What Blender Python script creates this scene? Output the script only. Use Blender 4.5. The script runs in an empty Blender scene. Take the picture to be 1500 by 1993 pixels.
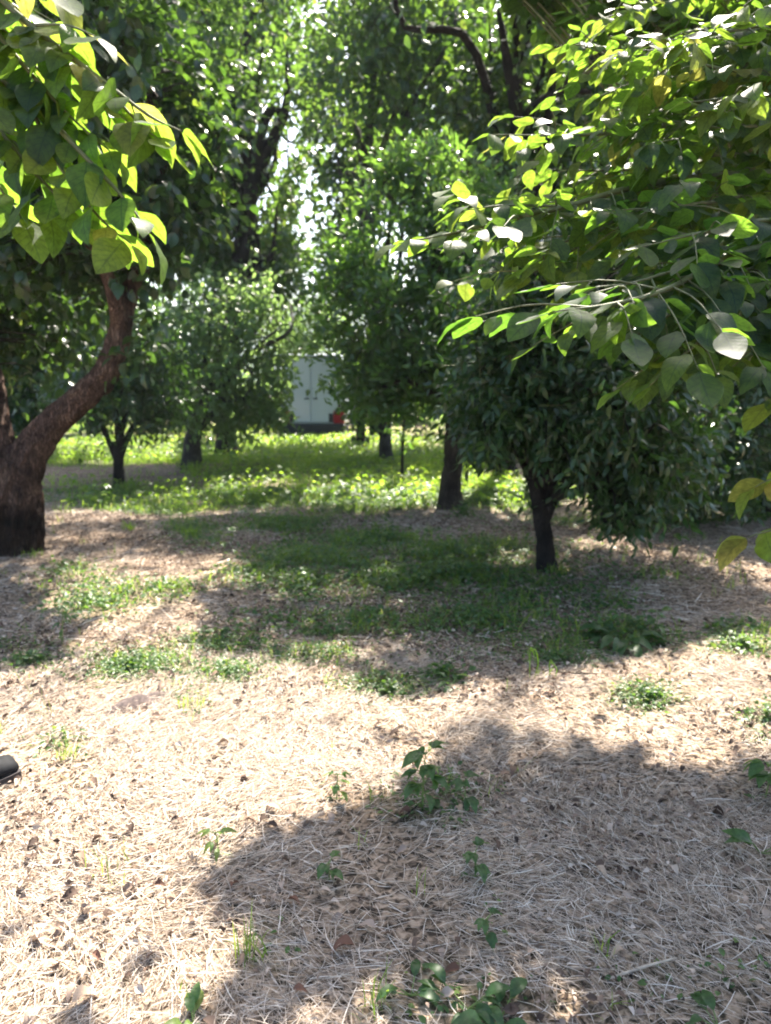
import bpy, math, random
import numpy as np
from mathutils import Vector

random.seed(7)
rng = np.random.default_rng(11)
R = math.radians
SC = bpy.context.scene
COL = SC.collection

# ------------------------------------------------------------------ camera
EYE = 1.55
PITCH = R(9.7)
FPX = 1440.0                       # focal length in pixels of the 1500 px wide photograph
cam_d = bpy.data.cameras.new("camera")
cam = bpy.data.objects.new("camera", cam_d)
COL.objects.link(cam)
cam.location = (0, 0, EYE)
cam.rotation_euler = (R(90) - PITCH, 0, 0)
cam_d.sensor_fit = 'VERTICAL'
cam_d.sensor_height = 36.0
cam_d.lens = FPX / 1993.0 * 36.0
cam_d.clip_start = 0.05
cam_d.clip_end = 3000
cam_d.dof.use_dof = True
cam_d.dof.focus_distance = 2.3
cam_d.dof.aperture_fstop = 2.7
SC.camera = cam

# ------------------------------------------------------------------ light
SUN_EL, SUN_AZ = R(51), R(17)      # ahead of the camera, a little to the right
SUN = np.array([math.sin(SUN_AZ) * math.cos(SUN_EL), math.cos(SUN_AZ) * math.cos(SUN_EL), math.sin(SUN_EL)])
world = bpy.data.worlds.new("World")
SC.world = world
world.use_nodes = True
wt = world.node_tree
sky = wt.nodes.new('ShaderNodeTexSky')
sky.sky_type = 'NISHITA'
sky.sun_disc = False
sky.sun_elevation = SUN_EL
sky.sun_rotation = SUN_AZ
sky.air_density = 1.0
sky.dust_density = 3.0
sky.ozone_density = 1.0
bg = wt.nodes['Background']
wt.links.new(sky.outputs['Color'], bg.inputs['Color'])
bg.inputs['Strength'].default_value = 0.09
sun_d = bpy.data.lights.new("sun", 'SUN')
sun_d.energy = 5.0
sun_d.angle = R(0.53)
sun_d.color = (1.0, 0.915, 0.80)
sun = bpy.data.objects.new("sun", sun_d)
COL.objects.link(sun)
sun.rotation_euler = Vector(-SUN).to_track_quat('-Z', 'Y').to_euler()
sun.location = (10, 30, 40)

SC.view_settings.view_transform = 'Standard'
SC.view_settings.look = 'None'
SC.view_settings.exposure = 2.45
SC.view_settings.gamma = 1.0
SC.render.engine = 'CYCLES'
cy = SC.cycles
cy.max_bounces = 7
cy.diffuse_bounces = 4
cy.glossy_bounces = 2
cy.transmission_bounces = 5
cy.transparent_max_bounces = 4
cy.caustics_reflective = False
cy.caustics_refractive = False
cy.sample_clamp_indirect = 4.0
cy.filter_width = 1.9
cy.use_denoising = True

# ------------------------------------------------------------------ numeric helpers
CP, SP = math.cos(PITCH), math.sin(PITCH)


def vnoise(p, seed=0):
    p = np.asarray(p, float)
    i = np.floor(p).astype(np.int64)
    f = p - i
    f = f * f * (3 - 2 * f)
    out = np.zeros(len(p))
    for dx in (0, 1):
        for dy in (0, 1):
            for dz in (0, 1):
                h = (i[:, 0] + dx) * 374761393 + (i[:, 1] + dy) * 668265263 + (i[:, 2] + dz) * 2147483647 + seed * 974711
                h = (h ^ (h >> 13)) * 1274126177
                h = (h ^ (h >> 16)) & 0xffffff
                w = (f[:, 0] if dx else 1 - f[:, 0]) * (f[:, 1] if dy else 1 - f[:, 1]) * (f[:, 2] if dz else 1 - f[:, 2])
                out += w * (h / 0xffffff)
    return out


def fbm(p, oct=3, seed=0):
    p = np.asarray(p, float)
    s, a, t = np.zeros(len(p)), 1.0, 0.0
    for o in range(oct):
        s += a * vnoise(p * 2 ** o + 17.3 * o, seed + o)
        t += a
        a *= .5
    return s / t


def hgt(x, y):
    x = np.atleast_1d(np.asarray(x, float))
    y = np.atleast_1d(np.asarray(y, float))
    p = np.stack([x, y, x * 0], 1)
    near = np.clip((y - 0.2) / 1.5, 0, 1)
    return near * (0.10 * (fbm(p * .35, 2, 3) - .5) + 0.05 * (fbm(p * 1.9, 3, 5) - .5))


def hz(x, y):
    return float(hgt(x, y)[0])


def ray(px, py):
    x, y = (px - 750.0) / FPX, (996.5 - py) / FPX
    return np.array([x, CP + y * SP, -SP + y * CP])


def at(px, py, Y):
    d = ray(px, py)
    t = Y / d[1]
    return np.array([d[0] * t, Y, EYE + d[2] * t])


def gp(px, py):
    d = ray(px, py)
    t = -EYE / d[2]
    x, y = d[0] * t, d[1] * t
    return np.array([x, y, hz(x, y)])


def to_px(P):
    P = np.asarray(P, float)
    rx, ry, rz = P[:, 0], P[:, 1], P[:, 2] - EYE
    dep = ry * CP - rz * SP
    up = ry * SP + rz * CP
    dep = np.maximum(dep, 1e-3)
    return 750 + FPX * rx / dep, 996.5 - FPX * up / dep


def in_poly(px, py, poly):
    n = len(poly)
    ins = np.zeros(len(px), bool)
    j = n - 1
    for i in range(n):
        xi, yi = poly[i]
        xj, yj = poly[j]
        c = ((yi > py) != (yj > py)) & (px < (xj - xi) * (py - yi) / ((yj - yi) or 1e-9) + xi)
        ins ^= c
        j = i
    return ins


# open, sunny clearings in the orchard: crowns are thin where they would stand between these and the sun
CLEARINGS = [
    [(-400, 1340), (150, 1300), (380, 1262), (480, 1272), (600, 1285), (700, 1320), (830, 1345), (900, 1325), (1050, 1300),
     (1180, 1285), (1280, 1258), (1500, 1225), (1560, 1225), (1560, 1480), (1430, 1470), (1380, 1500), (1250, 1455), (1150, 1440),
     (1100, 1445), (1040, 1425), (900, 1405), (860, 1415), (880, 1450), (800, 1490), (640, 1560), (560, 1600), (470, 1600), (450, 1660),
     (330, 1715), (440, 1760), (500, 1800), (430, 1870), (400, 1920), (420, 2100), (-400, 2100)],
    [(100, 1110), (200, 1090), (330, 1070), (480, 1080), (490, 1110), (380, 1160), (400, 1200), (380, 1262), (150, 1300), (110, 1262),
     (200, 1220), (60, 1180), (100, 1150)],
    [(390, 945), (560, 928), (760, 950), (850, 962), (850, 988), (700, 988), (560, 985), (440, 1000), (250, 1012), (90, 1022), (90, 995),
     (300, 985), (420, 965)],
    [(380, 885), (560, 876), (740, 882), (740, 905), (560, 900), (380, 897)],
    [(90, 858), (345, 855), (345, 905), (100, 905)],
    [(540, 845), (700, 845), (700, 866), (500, 864)],
    [(1080, 1062), (1200, 1042), (1350, 1062), (1500, 1100), (1600, 1120), (1600, 1150), (1500, 1132), (1420, 1100), (1250, 1072)],
    [(900, 925), (1020, 925), (1020, 985), (1040, 1012), (930, 1000), (905, 985)],
    [(1100, 945), (1180, 940), (1180, 985), (1100, 985)],
]


def shades_clearing(P):
    t = P[:, 2] / SUN[2]
    g = P - SUN[None, :] * t[:, None]
    g[:, 2] = 0
    ok = g[:, 1] > 0.6
    px, py = to_px(g)
    j = rng.normal(0, 5, (2, len(px)))
    m = np.zeros(len(px), bool)
    for poly in CLEARINGS:
        m |= in_poly(px + j[0], py + j[1] * .5, poly)
    return m & ok


# crowns and sprays that stand in full sun: neighbours leave their light free
SUNLIT = [(at(790, 430, 9.3), .95), (at(700, 600, 9.2), .6), (at(450, 680, 13.5), 1.3), (at(540, 680, 13.6), .9), (at(200, 250, 1.9), .5), (at(60, 200, 2.0), .45),
          (at(250, 430, 1.85), .35), (at(1000, 300, 3.1), .45), (at(850, 460, 2.8), .35), (at(1200, 100, 3.7), .45), (at(1300, 250, 3.5), .3), (at(1120, 260, 3.2), .4),
          (at(960, 600, 6.3), .4), (at(520, 200, 15.8), 1.2)]


def blocks_light(P):
    m = np.zeros(len(P), bool)
    for c, r in SUNLIT:
        d = P - c[None]
        t = d @ SUN
        off = np.linalg.norm(d - t[:, None] * SUN[None], axis=1)
        m |= (off < r) & (t > r * 1.15)
    return m


def norm(v):
    return v / np.maximum(np.linalg.norm(v, axis=-1, keepdims=True), 1e-9)


def catmull(pts, n):
    pts = np.asarray(pts, float)
    k = len(pts)
    if k == 2:
        t = np.linspace(0, 1, n)[:, None]
        return pts[0] * (1 - t) + pts[1] * t
    P = np.vstack([2 * pts[0] - pts[1], pts, 2 * pts[-1] - pts[-2]])
    u = np.linspace(0, k - 1 - 1e-6, n)
    i = u.astype(int)
    t = (u - i)[:, None]
    a, b, c, d = P[i], P[i + 1], P[i + 2], P[i + 3]
    return .5 * ((2 * b) + (-a + c) * t + (2 * a - 5 * b + 4 * c - d) * t ** 2 + (-a + 3 * b - 3 * c + d) * t ** 3)


class Geo:
    """collects quads / tris with a per-vertex random value and a 2-D leaf coordinate, and links them as ONE mesh object"""

    def __init__(self):
        self.v, self.q, self.t, self.r, self.uv = [], [], [], [], []
        self.qm, self.tm = [], []
        self.n = 0

    def add(self, v, q=None, t=None, r=0.5, uv=None, m=0):
        v = np.asarray(v, float).reshape(-1, 3)
        self.v.append(v)
        self.r.append(np.broadcast_to(np.asarray(r, float), (len(v),)).copy())
        self.uv.append(np.zeros((len(v), 2)) if uv is None else np.asarray(uv, float))
        if q is not None and len(q):
            q = np.asarray(q, np.int64).reshape(-1, 4) + self.n
            self.q.append(q)
            self.qm.append(np.full(len(q), m))
        if t is not None and len(t):
            t = np.asarray(t, np.int64).reshape(-1, 3) + self.n
            self.t.append(t)
            self.tm.append(np.full(len(t), m))
        self.n += len(v)

    def tube(self, pts, rad, sides=8, r=0.5, m=0, res=None, ridge=0.0, flare=0.0, cap=True, wob=0.0):
        pts = np.asarray(pts, float)
        rad = np.asarray(rad, float)
        n = res or len(pts)
        C = catmull(pts, n)
        rr = np.interp(np.linspace(0, 1, n), np.linspace(0, 1, len(rad)), rad)
        T = norm(np.gradient(C, axis=0))
        ref = np.array([0, 1.0, 0]) if abs(T[0][1]) < .9 else np.array([1.0, 0, 0])
        X = np.zeros((n, 3))
        x = norm(np.cross(ref, T[0]))
        for i in range(n):
            x = x - T[i] * np.dot(x, T[i])
            x = x / np.linalg.norm(x)
            X[i] = x
        Yv = np.cross(T, X)
        a = np.linspace(0, 2 * np.pi, sides, endpoint=False)
        ca, sa = np.cos(a), np.sin(a)
        seg = np.linalg.norm(np.diff(C, axis=0), axis=1)
        L = np.concatenate([[0], np.cumsum(seg)])
        RR = np.repeat(rr[:, None], sides, 1)
        if wob or ridge or flare:
            q = np.stack(np.broadcast_arrays(ca[None, :] * 1.3 + 9.1 * r, sa[None, :] * 1.3, (L / max(rr.max(), 1e-3) * .35)[:, None]), -1).reshape(-1, 3)
            RR = RR * (1 + wob * (fbm(q, 2, 21).reshape(n, sides) - .5) * 2)
            if ridge:
                k = 5.0
                q2 = np.stack(np.broadcast_arrays(ca[None, :] * k, sa[None, :] * k, (L / max(rr.max(), 1e-3) * .9)[:, None]), -1).reshape(-1, 3)
                f = np.abs(fbm(q2, 3, 33).reshape(n, sides) - .5) * 2
                RR = RR * (1 + ridge * (np.minimum(f * 2.6, 1) - .6))
            if flare:
                fl = np.exp(-L / (rr[0] * 1.1))[:, None] * flare * (1 + .6 * np.sin(a * 5 + r * 9)[None, :] * .7)
                RR = RR * (1 + fl)
        V = C[:, None, :] + RR[..., None] * (X[:, None, :] * ca[None, :, None] + Yv[:, None, :] * sa[None, :, None])
        V = V.reshape(-1, 3)
        i, j = np.meshgrid(np.arange(n - 1), np.arange(sides), indexing='ij')
        j2 = (j + 1) % sides
        q = np.stack([i * sides + j, i * sides + j2, (i + 1) * sides + j2, (i + 1) * sides + j], -1).reshape(-1, 4)
        t = None
        if cap:
            base = len(V)
            V = np.vstack([V, C[0], C[-1]])
            j = np.arange(sides)
            j2 = (j + 1) % sides
            t = np.vstack([np.stack([np.full(sides, base), j2, j], 1), np.stack([np.full(sides, base + 1), (n - 1) * sides + j, (n - 1) * sides + j2], 1)])
        self.add(V, q, t, r, None, m)
        return C

    def leaves(self, tmpl, pos, axis, nrm, size, rnd, m=0, width=1.0):
        """vectorised copies of a leaf template: +Y runs along axis, +Z along nrm"""
        tv, tq, tt, tuv = tmpl
        n, k = len(pos), len(tv)
        if n == 0:
            return
        a = norm(axis)
        z = norm(nrm - a * np.sum(nrm * a, 1, keepdims=True))
        x = np.cross(a, z)
        S = np.broadcast_to(np.asarray(size, float), (n,))
        W = np.broadcast_to(np.asarray(width, float), (n,))
        V = (x[:, None, :] * (tv[None, :, 0:1] * W[:, None, None]) + a[:, None, :] * tv[None, :, 1:2] + z[:, None, :] * tv[None, :, 2:3])
        V = pos[:, None, :] + V * S[:, None, None]
        off = (np.arange(n) * k)[:, None, None]
        q = (tq[None] + off).reshape(-1, 4) if len(tq) else None
        t = (tt[None] + off).reshape(-1, 3) if len(tt) else None
        self.add(V.reshape(-1, 3), q, t, np.repeat(rnd, k), np.tile(tuv, (n, 1)), m)

    def build(self, name, mats, parent=None, smooth=True):
        V = np.concatenate(self.v) if self.v else np.zeros((0, 3))
        Q = np.concatenate(self.q) if self.q else np.zeros((0, 4), int)
        T = np.concatenate(self.t) if self.t else np.zeros((0, 3), int)
        me = bpy.data.meshes.new(name)
        if parent is not None:
            V = V - np.array(parent.location)[None, :]
        nl = Q.size + T.size
        me.vertices.add(len(V))
        me.vertices.foreach_set('co', V.astype(np.float32).ravel())
        me.loops.add(nl)
        me.loops.foreach_set('vertex_index', np.concatenate([Q.ravel(), T.ravel()]).astype(np.int32))
        me.polygons.add(len(Q) + len(T))
        st = np.concatenate([np.arange(len(Q)) * 4, Q.size + np.arange(len(T)) * 3]).astype(np.int32)
        me.polygons.foreach_set('loop_start', st)
        mi = np.concatenate([np.concatenate(self.qm) if self.qm else np.zeros(0), np.concatenate(self.tm) if self.tm else np.zeros(0)])
        if not isinstance(mats, (list, tuple)):
            mats = [mats]
        for mt in mats:
            me.materials.append(mt)
        me.polygons.foreach_set('material_index', mi.astype(np.int32))
        me.polygons.foreach_set('use_smooth', np.full(len(Q) + len(T), smooth))
        me.update(calc_edges=True)
        at_ = me.attributes.new('rnd', 'FLOAT', 'POINT')
        at_.data.foreach_set('value', np.concatenate(self.r).astype(np.float32))
        uv_ = me.attributes.new('leaf_uv', 'FLOAT_VECTOR', 'POINT')
        U = np.concatenate(self.uv)
        uv_.data.foreach_set('vector', np.hstack([U, np.zeros((len(U), 1))]).astype(np.float32).ravel())
        o = bpy.data.objects.new(name, me)
        COL.objects.link(o)
        if parent is not None:
            o.parent = parent
        return o


def tag(o, label=None, cat=None, group=None, kind=None):
    if label:
        o['label'] = label
    if cat:
        o['category'] = cat
    if group:
        o['group'] = group
    if kind:
        o['kind'] = kind
    return o


def thing(name, loc, label, cat, group=None):
    o = bpy.data.objects.new(name, None)
    COL.objects.link(o)
    o.location = [float(c) for c in loc]
    o.empty_display_size = .2
    return tag(o, label, cat, group)


# ------------------------------------------------------------------ leaf templates
def leaf_tmpl(nseg, wid, peak=.42, fold=.18, curl=.15, tip=1.0, wavy=0.0, stalk=0.0):
    rows = np.linspace(0, 1, nseg + 1)
    V, U = [], []
    idx = []
    for i, t in enumerate(rows):
        if t <= peak:
            w = math.sin(t / peak * math.pi / 2) ** .8
        else:
            w = max(0, math.cos((t - peak) / (1 - peak) * math.pi / 2)) ** tip
        w *= wid * .5
        zc = -curl * (t - .3) ** 2 * 1.4 if t > .3 else 0
        y = t + stalk
        if i in (0, nseg):
            idx.append([len(V)])
            V.append((0, y, zc))
            U.append((0, t))
        else:
            idx.append([len(V), len(V) + 1, len(V) + 2])
            wv = wavy * math.sin(t * 15) * wid
            V += [(-w, y, zc + fold * w + wv), (0, y, zc), (w, y, zc + fold * w - wv)]
            U += [(-1, t), (0, t), (1, t)]
    q, t3 = [], []
    for a, b in zip(idx[:-1], idx[1:]):
        if len(a) == 1 and len(b) == 3:
            t3 += [(a[0], b[1], b[0]), (a[0], b[2], b[1])]
        elif len(a) == 3 and len(b) == 3:
            q += [(a[0], a[1], b[1], b[0]), (a[1], a[2], b[2], b[1])]
        elif len(a) == 3:
            t3 += [(a[0], a[1], b[0]), (a[1], a[2], b[0])]
    return np.array(V), np.array(q, int).reshape(-1, 4), np.array(t3, int).reshape(-1, 3), np.array(U)


L_NEAR = [leaf_tmpl(9, .70, .42, .14, c, .85, w, .06) for c, w in ((.12, .012), (.35, .02), (-.12, .015), (.55, .02))]
L_BROAD = [leaf_tmpl(4, .62, .42, .25, c, .85) for c in (.15, .4)]
L_LANCE = [leaf_tmpl(4, .36, .40, .3, c, .9) for c in (.15, .5)]
L_OVAL = [leaf_tmpl(3, .55, .45, .3, c, .9) for c in (.15, .4)]
L_TINY = [leaf_tmpl(2, .7, .5, .3, .1, 1)]


# ------------------------------------------------------------------ materials
def mat(name):
    m = bpy.data.materials.new(name)
    m.use_nodes = True
    nt = m.node_tree
    nt.nodes.clear()
    out = nt.nodes.new('ShaderNodeOutputMaterial')
    return m, nt, out


def nd(nt, t, **kw):
    n = nt.nodes.new(t)
    for k, v in kw.items():
        setattr(n, k, v)
    return n


def ramp(nt, stops, src=None):
    r = nt.nodes.new('ShaderNodeValToRGB')
    e = r.color_ramp.elements
    while len(e) < len(stops):
        e.new(.5)
    for el, (p, c) in zip(e, stops):
        el.position = p
        el.color = (*c, 1)
    if src is not None:
        nt.links.new(src, r.inputs['Fac'])
    return r


def leaf_mat(name, refl, trans, fac=.45, rough=.35, spec=.5, veins=False):
    m, nt, out = mat(name)
    ln = nt.links.new
    a = nd(nt, 'ShaderNodeAttribute', attribute_name='rnd')
    c1 = ramp(nt, refl, a.outputs['Fac'])
    c2 = ramp(nt, trans, a.outputs['Fac'])
    p = nd(nt, 'ShaderNodeBsdfPrincipled')
    p.inputs['Roughness'].default_value = rough
    p.inputs['Specular IOR Level'].default_value = spec
    tr = nd(nt, 'ShaderNodeBsdfTranslucent')
    s1, s2 = c1.outputs['Color'], c2.outputs['Color']
    # small blotches of tone on every blade
    geo = nd(nt, 'ShaderNodeNewGeometry')
    ns = nd(nt, 'ShaderNodeTexNoise')
    ns.inputs['Scale'].default_value = 70
    ns.inputs['Detail'].default_value = 4
    ln(geo.outputs['Position'], ns.inputs['Vector'])
    mr = nd(nt, 'ShaderNodeMapRange')
    mr.inputs['From Min'].default_value = .3
    mr.inputs['From Max'].default_value = .7
    mr.inputs['To Min'].default_value = .66
    mr.inputs['To Max'].default_value = 1.18
    ln(ns.outputs['Fac'], mr.inputs['Value'])

    def mul(col, val):
        x = nd(nt, 'ShaderNodeMix', data_type='RGBA', blend_type='MULTIPLY')
        x.inputs['Factor'].default_value = 1
        ln(col, x.inputs['A'])
        ln(val, x.inputs['B'])
        return x.outputs['Result']
    s1, s2 = mul(s1, mr.outputs['Result']), mul(s2, mr.outputs['Result'])
    if veins:
        u = nd(nt, 'ShaderNodeAttribute', attribute_name='leaf_uv')
        sx = nd(nt, 'ShaderNodeSeparateXYZ')
        ln(u.outputs['Vector'], sx.inputs[0])
        ab = nd(nt, 'ShaderNodeMath', operation='ABSOLUTE')
        ln(sx.outputs['X'], ab.inputs[0])
        # side veins: bands of  t*8 - |u|*2.2
        m1 = nd(nt, 'ShaderNodeMath', operation='MULTIPLY')
        ln(sx.outputs['Y'], m1.inputs[0])
        m1.inputs[1].default_value = 8.0
        m2 = nd(nt, 'ShaderNodeMath', operation='MULTIPLY_ADD')
        ln(ab.outputs[0], m2.inputs[0])
        m2.inputs[1].default_value = -2.0
        ln(m1.outputs[0], m2.inputs[2])
        fr = nd(nt, 'ShaderNodeMath', operation='PINGPONG')
        ln(m2.outputs[0], fr.inputs[0])
        fr.inputs[1].default_value = .5
        lt = nd(nt, 'ShaderNodeMath', operation='LESS_THAN')
        ln(fr.outputs[0], lt.inputs[0])
        lt.inputs[1].default_value = .055
        lm = nd(nt, 'ShaderNodeMath', operation='LESS_THAN')
        ln(ab.outputs[0], lm.inputs[0])
        lm.inputs[1].default_value = .06
        mx = nd(nt, 'ShaderNodeMath', operation='MAXIMUM')
        ln(lt.outputs[0], mx.inputs[0])
        ln(lm.outputs[0], mx.inputs[1])
        vs = nd(nt, 'ShaderNodeMapRange')
        vs.inputs['To Min'].default_value = 1.0
        vs.inputs['To Max'].default_value = .55
        ln(mx.outputs[0], vs.inputs['Value'])
        s2 = mul(s2, vs.outputs['Result'])
        vs2 = nd(nt, 'ShaderNodeMapRange')
        vs2.inputs['To Min'].default_value = 1.0
        vs2.inputs['To Max'].default_value = 1.5
        ln(mx.outputs[0], vs2.inputs['Value'])
        s1 = mul(s1, vs2.outputs['Result'])
        bp = nd(nt, 'ShaderNodeBump')
        bp.inputs['Strength'].default_value = .25
        bp.inputs['Distance'].default_value = .002
        ln(mx.outputs[0], bp.inputs['Height'])
        ln(bp.outputs['Normal'], p.inputs['Normal'])
    ln(s1, p.inputs['Base Color'])
    ln(s2, tr.inputs['Color'])
    mxs = nd(nt, 'ShaderNodeMixShader')
    mxs.inputs['Fac'].default_value = fac
    ln(p.outputs[0], mxs.inputs[1])
    ln(tr.outputs[0], mxs.inputs[2])
    ln(mxs.outputs[0], out.inputs['Surface'])
    return m


def bark_mat(name, dark, light, scale=1.0, bump=.6, black_base=0.0):
    m, nt, out = mat(name)
    ln = nt.links.new
    tc = nd(nt, 'ShaderNodeTexCoord')
    mp = nd(nt, 'ShaderNodeMapping')
    mp.inputs['Scale'].default_value = (30 * scale, 30 * scale, 4.5 * scale)
    ln(tc.outputs['Object'], mp.inputs['Vector'])
    n1 = nd(nt, 'ShaderNodeTexNoise')
    n1.inputs['Scale'].default_value = 1.0
    n1.inputs['Detail'].default_value = 6
    n1.inputs['Distortion'].default_value = .6
    ln(mp.outputs[0], n1.inputs['Vector'])
    vo = nd(nt, 'ShaderNodeTexVoronoi', feature='DISTANCE_TO_EDGE')
    vo.inputs['Scale'].default_value = 2.2
    vmix = nd(nt, 'ShaderNodeVectorMath', operation='MULTIPLY_ADD')
    ln(n1.outputs['Color'], vmix.inputs[0])
    vmix.inputs[1].default_value = (1.6, 1.6, 1.6)
    ln(mp.outputs[0], vmix.inputs[2])
    ln(vmix.outputs[0], vo.inputs['Vector'])
    r1 = ramp(nt, [(.0, dark), (.55, light), (1, tuple(c * 1.3 for c in light))], n1.outputs['Fac'])
    cr = nd(nt, 'ShaderNodeMapRange')
    cr.inputs['From Max'].default_value = .22
    cr.inputs['To Min'].default_value = .36
    ln(vo.outputs['Distance'], cr.inputs['Value'])
    mx = nd(nt, 'ShaderNodeMix', data_type='RGBA', blend_type='MULTIPLY')
    mx.inputs['Factor'].default_value = 1
    ln(r1.outputs['Color'], mx.inputs['A'])
    ln(cr.outputs['Result'], mx.inputs['B'])
    n3 = nd(nt, 'ShaderNodeTexNoise')
    n3.inputs['Scale'].default_value = 4.5
    n3.inputs['Detail'].default_value = 5
    ln(tc.outputs['Object'], n3.inputs['Vector'])
    r3 = ramp(nt, [(.35, (.42, .42, .45)), (.52, (1, 1, 1)), (.68, (1.25, 1.3, 1.2))], n3.outputs['Fac'])
    mx3 = nd(nt, 'ShaderNodeMix', data_type='RGBA', blend_type='MULTIPLY')
    mx3.inputs['Factor'].default_value = 1
    ln(mx.outputs['Result'], mx3.inputs['A'])
    ln(r3.outputs['Color'], mx3.inputs['B'])
    res = mx3.outputs['Result']
    if black_base:                       # old black stain with a ragged upper edge round the foot of the trunk
        sz = nd(nt, 'ShaderNodeSeparateXYZ')
        ln(tc.outputs['Object'], sz.inputs[0])
        mz = nd(nt, 'ShaderNodeMath', operation='MULTIPLY_ADD')
        ln(n3.outputs['Fac'], mz.inputs[0])
        mz.inputs[1].default_value = -.55
        ln(sz.outputs['Z'], mz.inputs[2])
        ms = nd(nt, 'ShaderNodeMapRange')
        ms.inputs['From Min'].default_value = black_base - .32
        ms.inputs['From Max'].default_value = black_base - .22
        ms.inputs['To Min'].default_value = .22
        ms.inputs['To Max'].default_value = 1.0
        ln(mz.outputs[0], ms.inputs['Value'])
        m4 = nd(nt, 'ShaderNodeMix', data_type='RGBA', blend_type='MULTIPLY')
        m4.inputs['Factor'].default_value = 1
        ln(res, m4.inputs['A'])
        ln(ms.outputs['Result'], m4.inputs['B'])
        res = m4.outputs['Result']
    p = nd(nt, 'ShaderNodeBsdfPrincipled')
    p.inputs['Roughness'].default_value = .9
    p.inputs['Specular IOR Level'].default_value = .2
    ln(res, p.inputs['Base Color'])
    ad = nd(nt, 'ShaderNodeMath', operation='MULTIPLY_ADD')
    ln(n1.outputs['Fac'], ad.inputs[0])
    ad.inputs[1].default_value = .6
    ln(cr.outputs['Result'], ad.inputs[2])
    bp = nd(nt, 'ShaderNodeBump')
    bp.inputs['Strength'].default_value = bump
    bp.inputs['Distance'].default_value = .035
    ln(ad.outputs[0], bp.inputs['Height'])
    ln(bp.outputs[0], p.inputs['Normal'])
    ln(p.outputs[0], out.inputs['Surface'])
    return m


def plain_mat(name, col, rough=.5, metal=0.0, spec=.5, noise=.12, nscale=8.0, coat=0.0):
    m, nt, out = mat(name)
    ln = nt.links.new
    tc = nd(nt, 'ShaderNodeTexCoord')
    n = nd(nt, 'ShaderNodeTexNoise')
    n.inputs['Scale'].default_value = nscale
    n.inputs['Detail'].default_value = 5
    ln(tc.outputs['Object'], n.inputs['Vector'])
    r = ramp(nt, [(.3, tuple(c * (1 - noise) for c in col)), (.7, tuple(min(1, c * (1 + noise)) for c in col))], n.outputs['Fac'])
    p = nd(nt, 'ShaderNodeBsdfPrincipled')
    p.inputs['Roughness'].default_value = rough
    p.inputs['Metallic'].default_value = metal
    p.inputs['Specular IOR Level'].default_value = spec
    p.inputs['Coat Weight'].default_value = coat
    ln(r.outputs['Color'], p.inputs['Base Color'])
    ln(p.outputs[0], out.inputs['Surface'])
    return m


def rnd_mat(name, stops, rough=.8, spec=.25, trans=0.0):
    m, nt, out = mat(name)
    ln = nt.links.new
    a = nd(nt, 'ShaderNodeAttribute', attribute_name='rnd')
    c = ramp(nt, stops, a.outputs['Fac'])
    p = nd(nt, 'ShaderNodeBsdfPrincipled')
    p.inputs['Roughness'].default_value = rough
    p.inputs['Specular IOR Level'].default_value = spec
    ln(c.outputs['Color'], p.inputs['Base Color'])
    if trans:
        t = nd(nt, 'ShaderNodeBsdfTranslucent')
        ln(c.outputs['Color'], t.inputs['Color'])
        mx = nd(nt, 'ShaderNodeMixShader')
        mx.inputs['Fac'].default_value = trans
        ln(p.outputs[0], mx.inputs[1])
        ln(t.outputs[0], mx.inputs[2])
        ln(mx.outputs[0], out.inputs['Surface'])
    else:
        ln(p.outputs[0], out.inputs['Surface'])
    return m


M = {}
M['persimmon'] = leaf_mat('persimmon_leaf', [(0, (.016, .042, .022)), (.6, (.028, .062, .024)), (.9, (.06, .095, .025)), (1, (.13, .13, .03))],
                          [(0, (.12, .27, .025)), (.6, (.24, .41, .035)), (.9, (.34, .47, .05)), (1, (.46, .46, .09))], .56, .45, .30, True)
M['persimmon_far'] = leaf_mat('persimmon_far_leaf', [(0, (.018, .044, .022)), (.7, (.032, .068, .026)), (1, (.07, .10, .028))],
                              [(0, (.08, .18, .02)), (.7, (.15, .29, .03)), (1, (.28, .38, .04))], .36, .34, .6)
M['citrus'] = leaf_mat('citrus_leaf', [(0, (.018, .048, .020)), (.7, (.03, .075, .025)), (1, (.06, .12, .03))],
                       [(0, (.07, .17, .02)), (.7, (.11, .24, .025)), (1, (.22, .36, .04))], .33, .32, .55)
M['loquat'] = leaf_mat('loquat_leaf', [(0, (.028, .070, .028)), (.7, (.05, .11, .035)), (1, (.09, .16, .04))],
                       [(0, (.14, .32, .03)), (.7, (.22, .40, .05)), (1, (.33, .48, .07))], .46, .34, .6)
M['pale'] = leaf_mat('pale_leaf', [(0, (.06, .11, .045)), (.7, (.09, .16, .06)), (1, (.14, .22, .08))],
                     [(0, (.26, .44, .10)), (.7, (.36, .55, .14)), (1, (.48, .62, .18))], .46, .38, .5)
M['walnut'] = leaf_mat('walnut_leaf', [(0, (.022, .055, .028)), (.7, (.04, .085, .034)), (1, (.08, .13, .035))],
                       [(0, (.11, .23, .03)), (.7, (.20, .36, .045)), (1, (.34, .48, .06))], .42, .34, .6)
M['weed'] = leaf_mat('weed_leaf', [(0, (.035, .085, .030)), (.7, (.055, .12, .035)), (1, (.10, .16, .04))],
                     [(0, (.14, .30, .03)), (.7, (.22, .40, .05)), (1, (.36, .46, .06))], .38, .45, .4)
M['grass'] = leaf_mat('grass_blade', [(0, (.06, .13, .03)), (.6, (.09, .17, .035)), (.9, (.20, .22, .06)), (1, (.42, .34, .16))],
                      [(0, (.26, .48, .03)), (.6, (.44, .64, .06)), (.9, (.58, .64, .14)), (1, (.50, .42, .20))], .54, .42, .4)
M['bark_red'] = bark_mat('rough_red_bark', (.016, .012, .010), (.22, .135, .098), .8, 1.0, .45)
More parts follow.
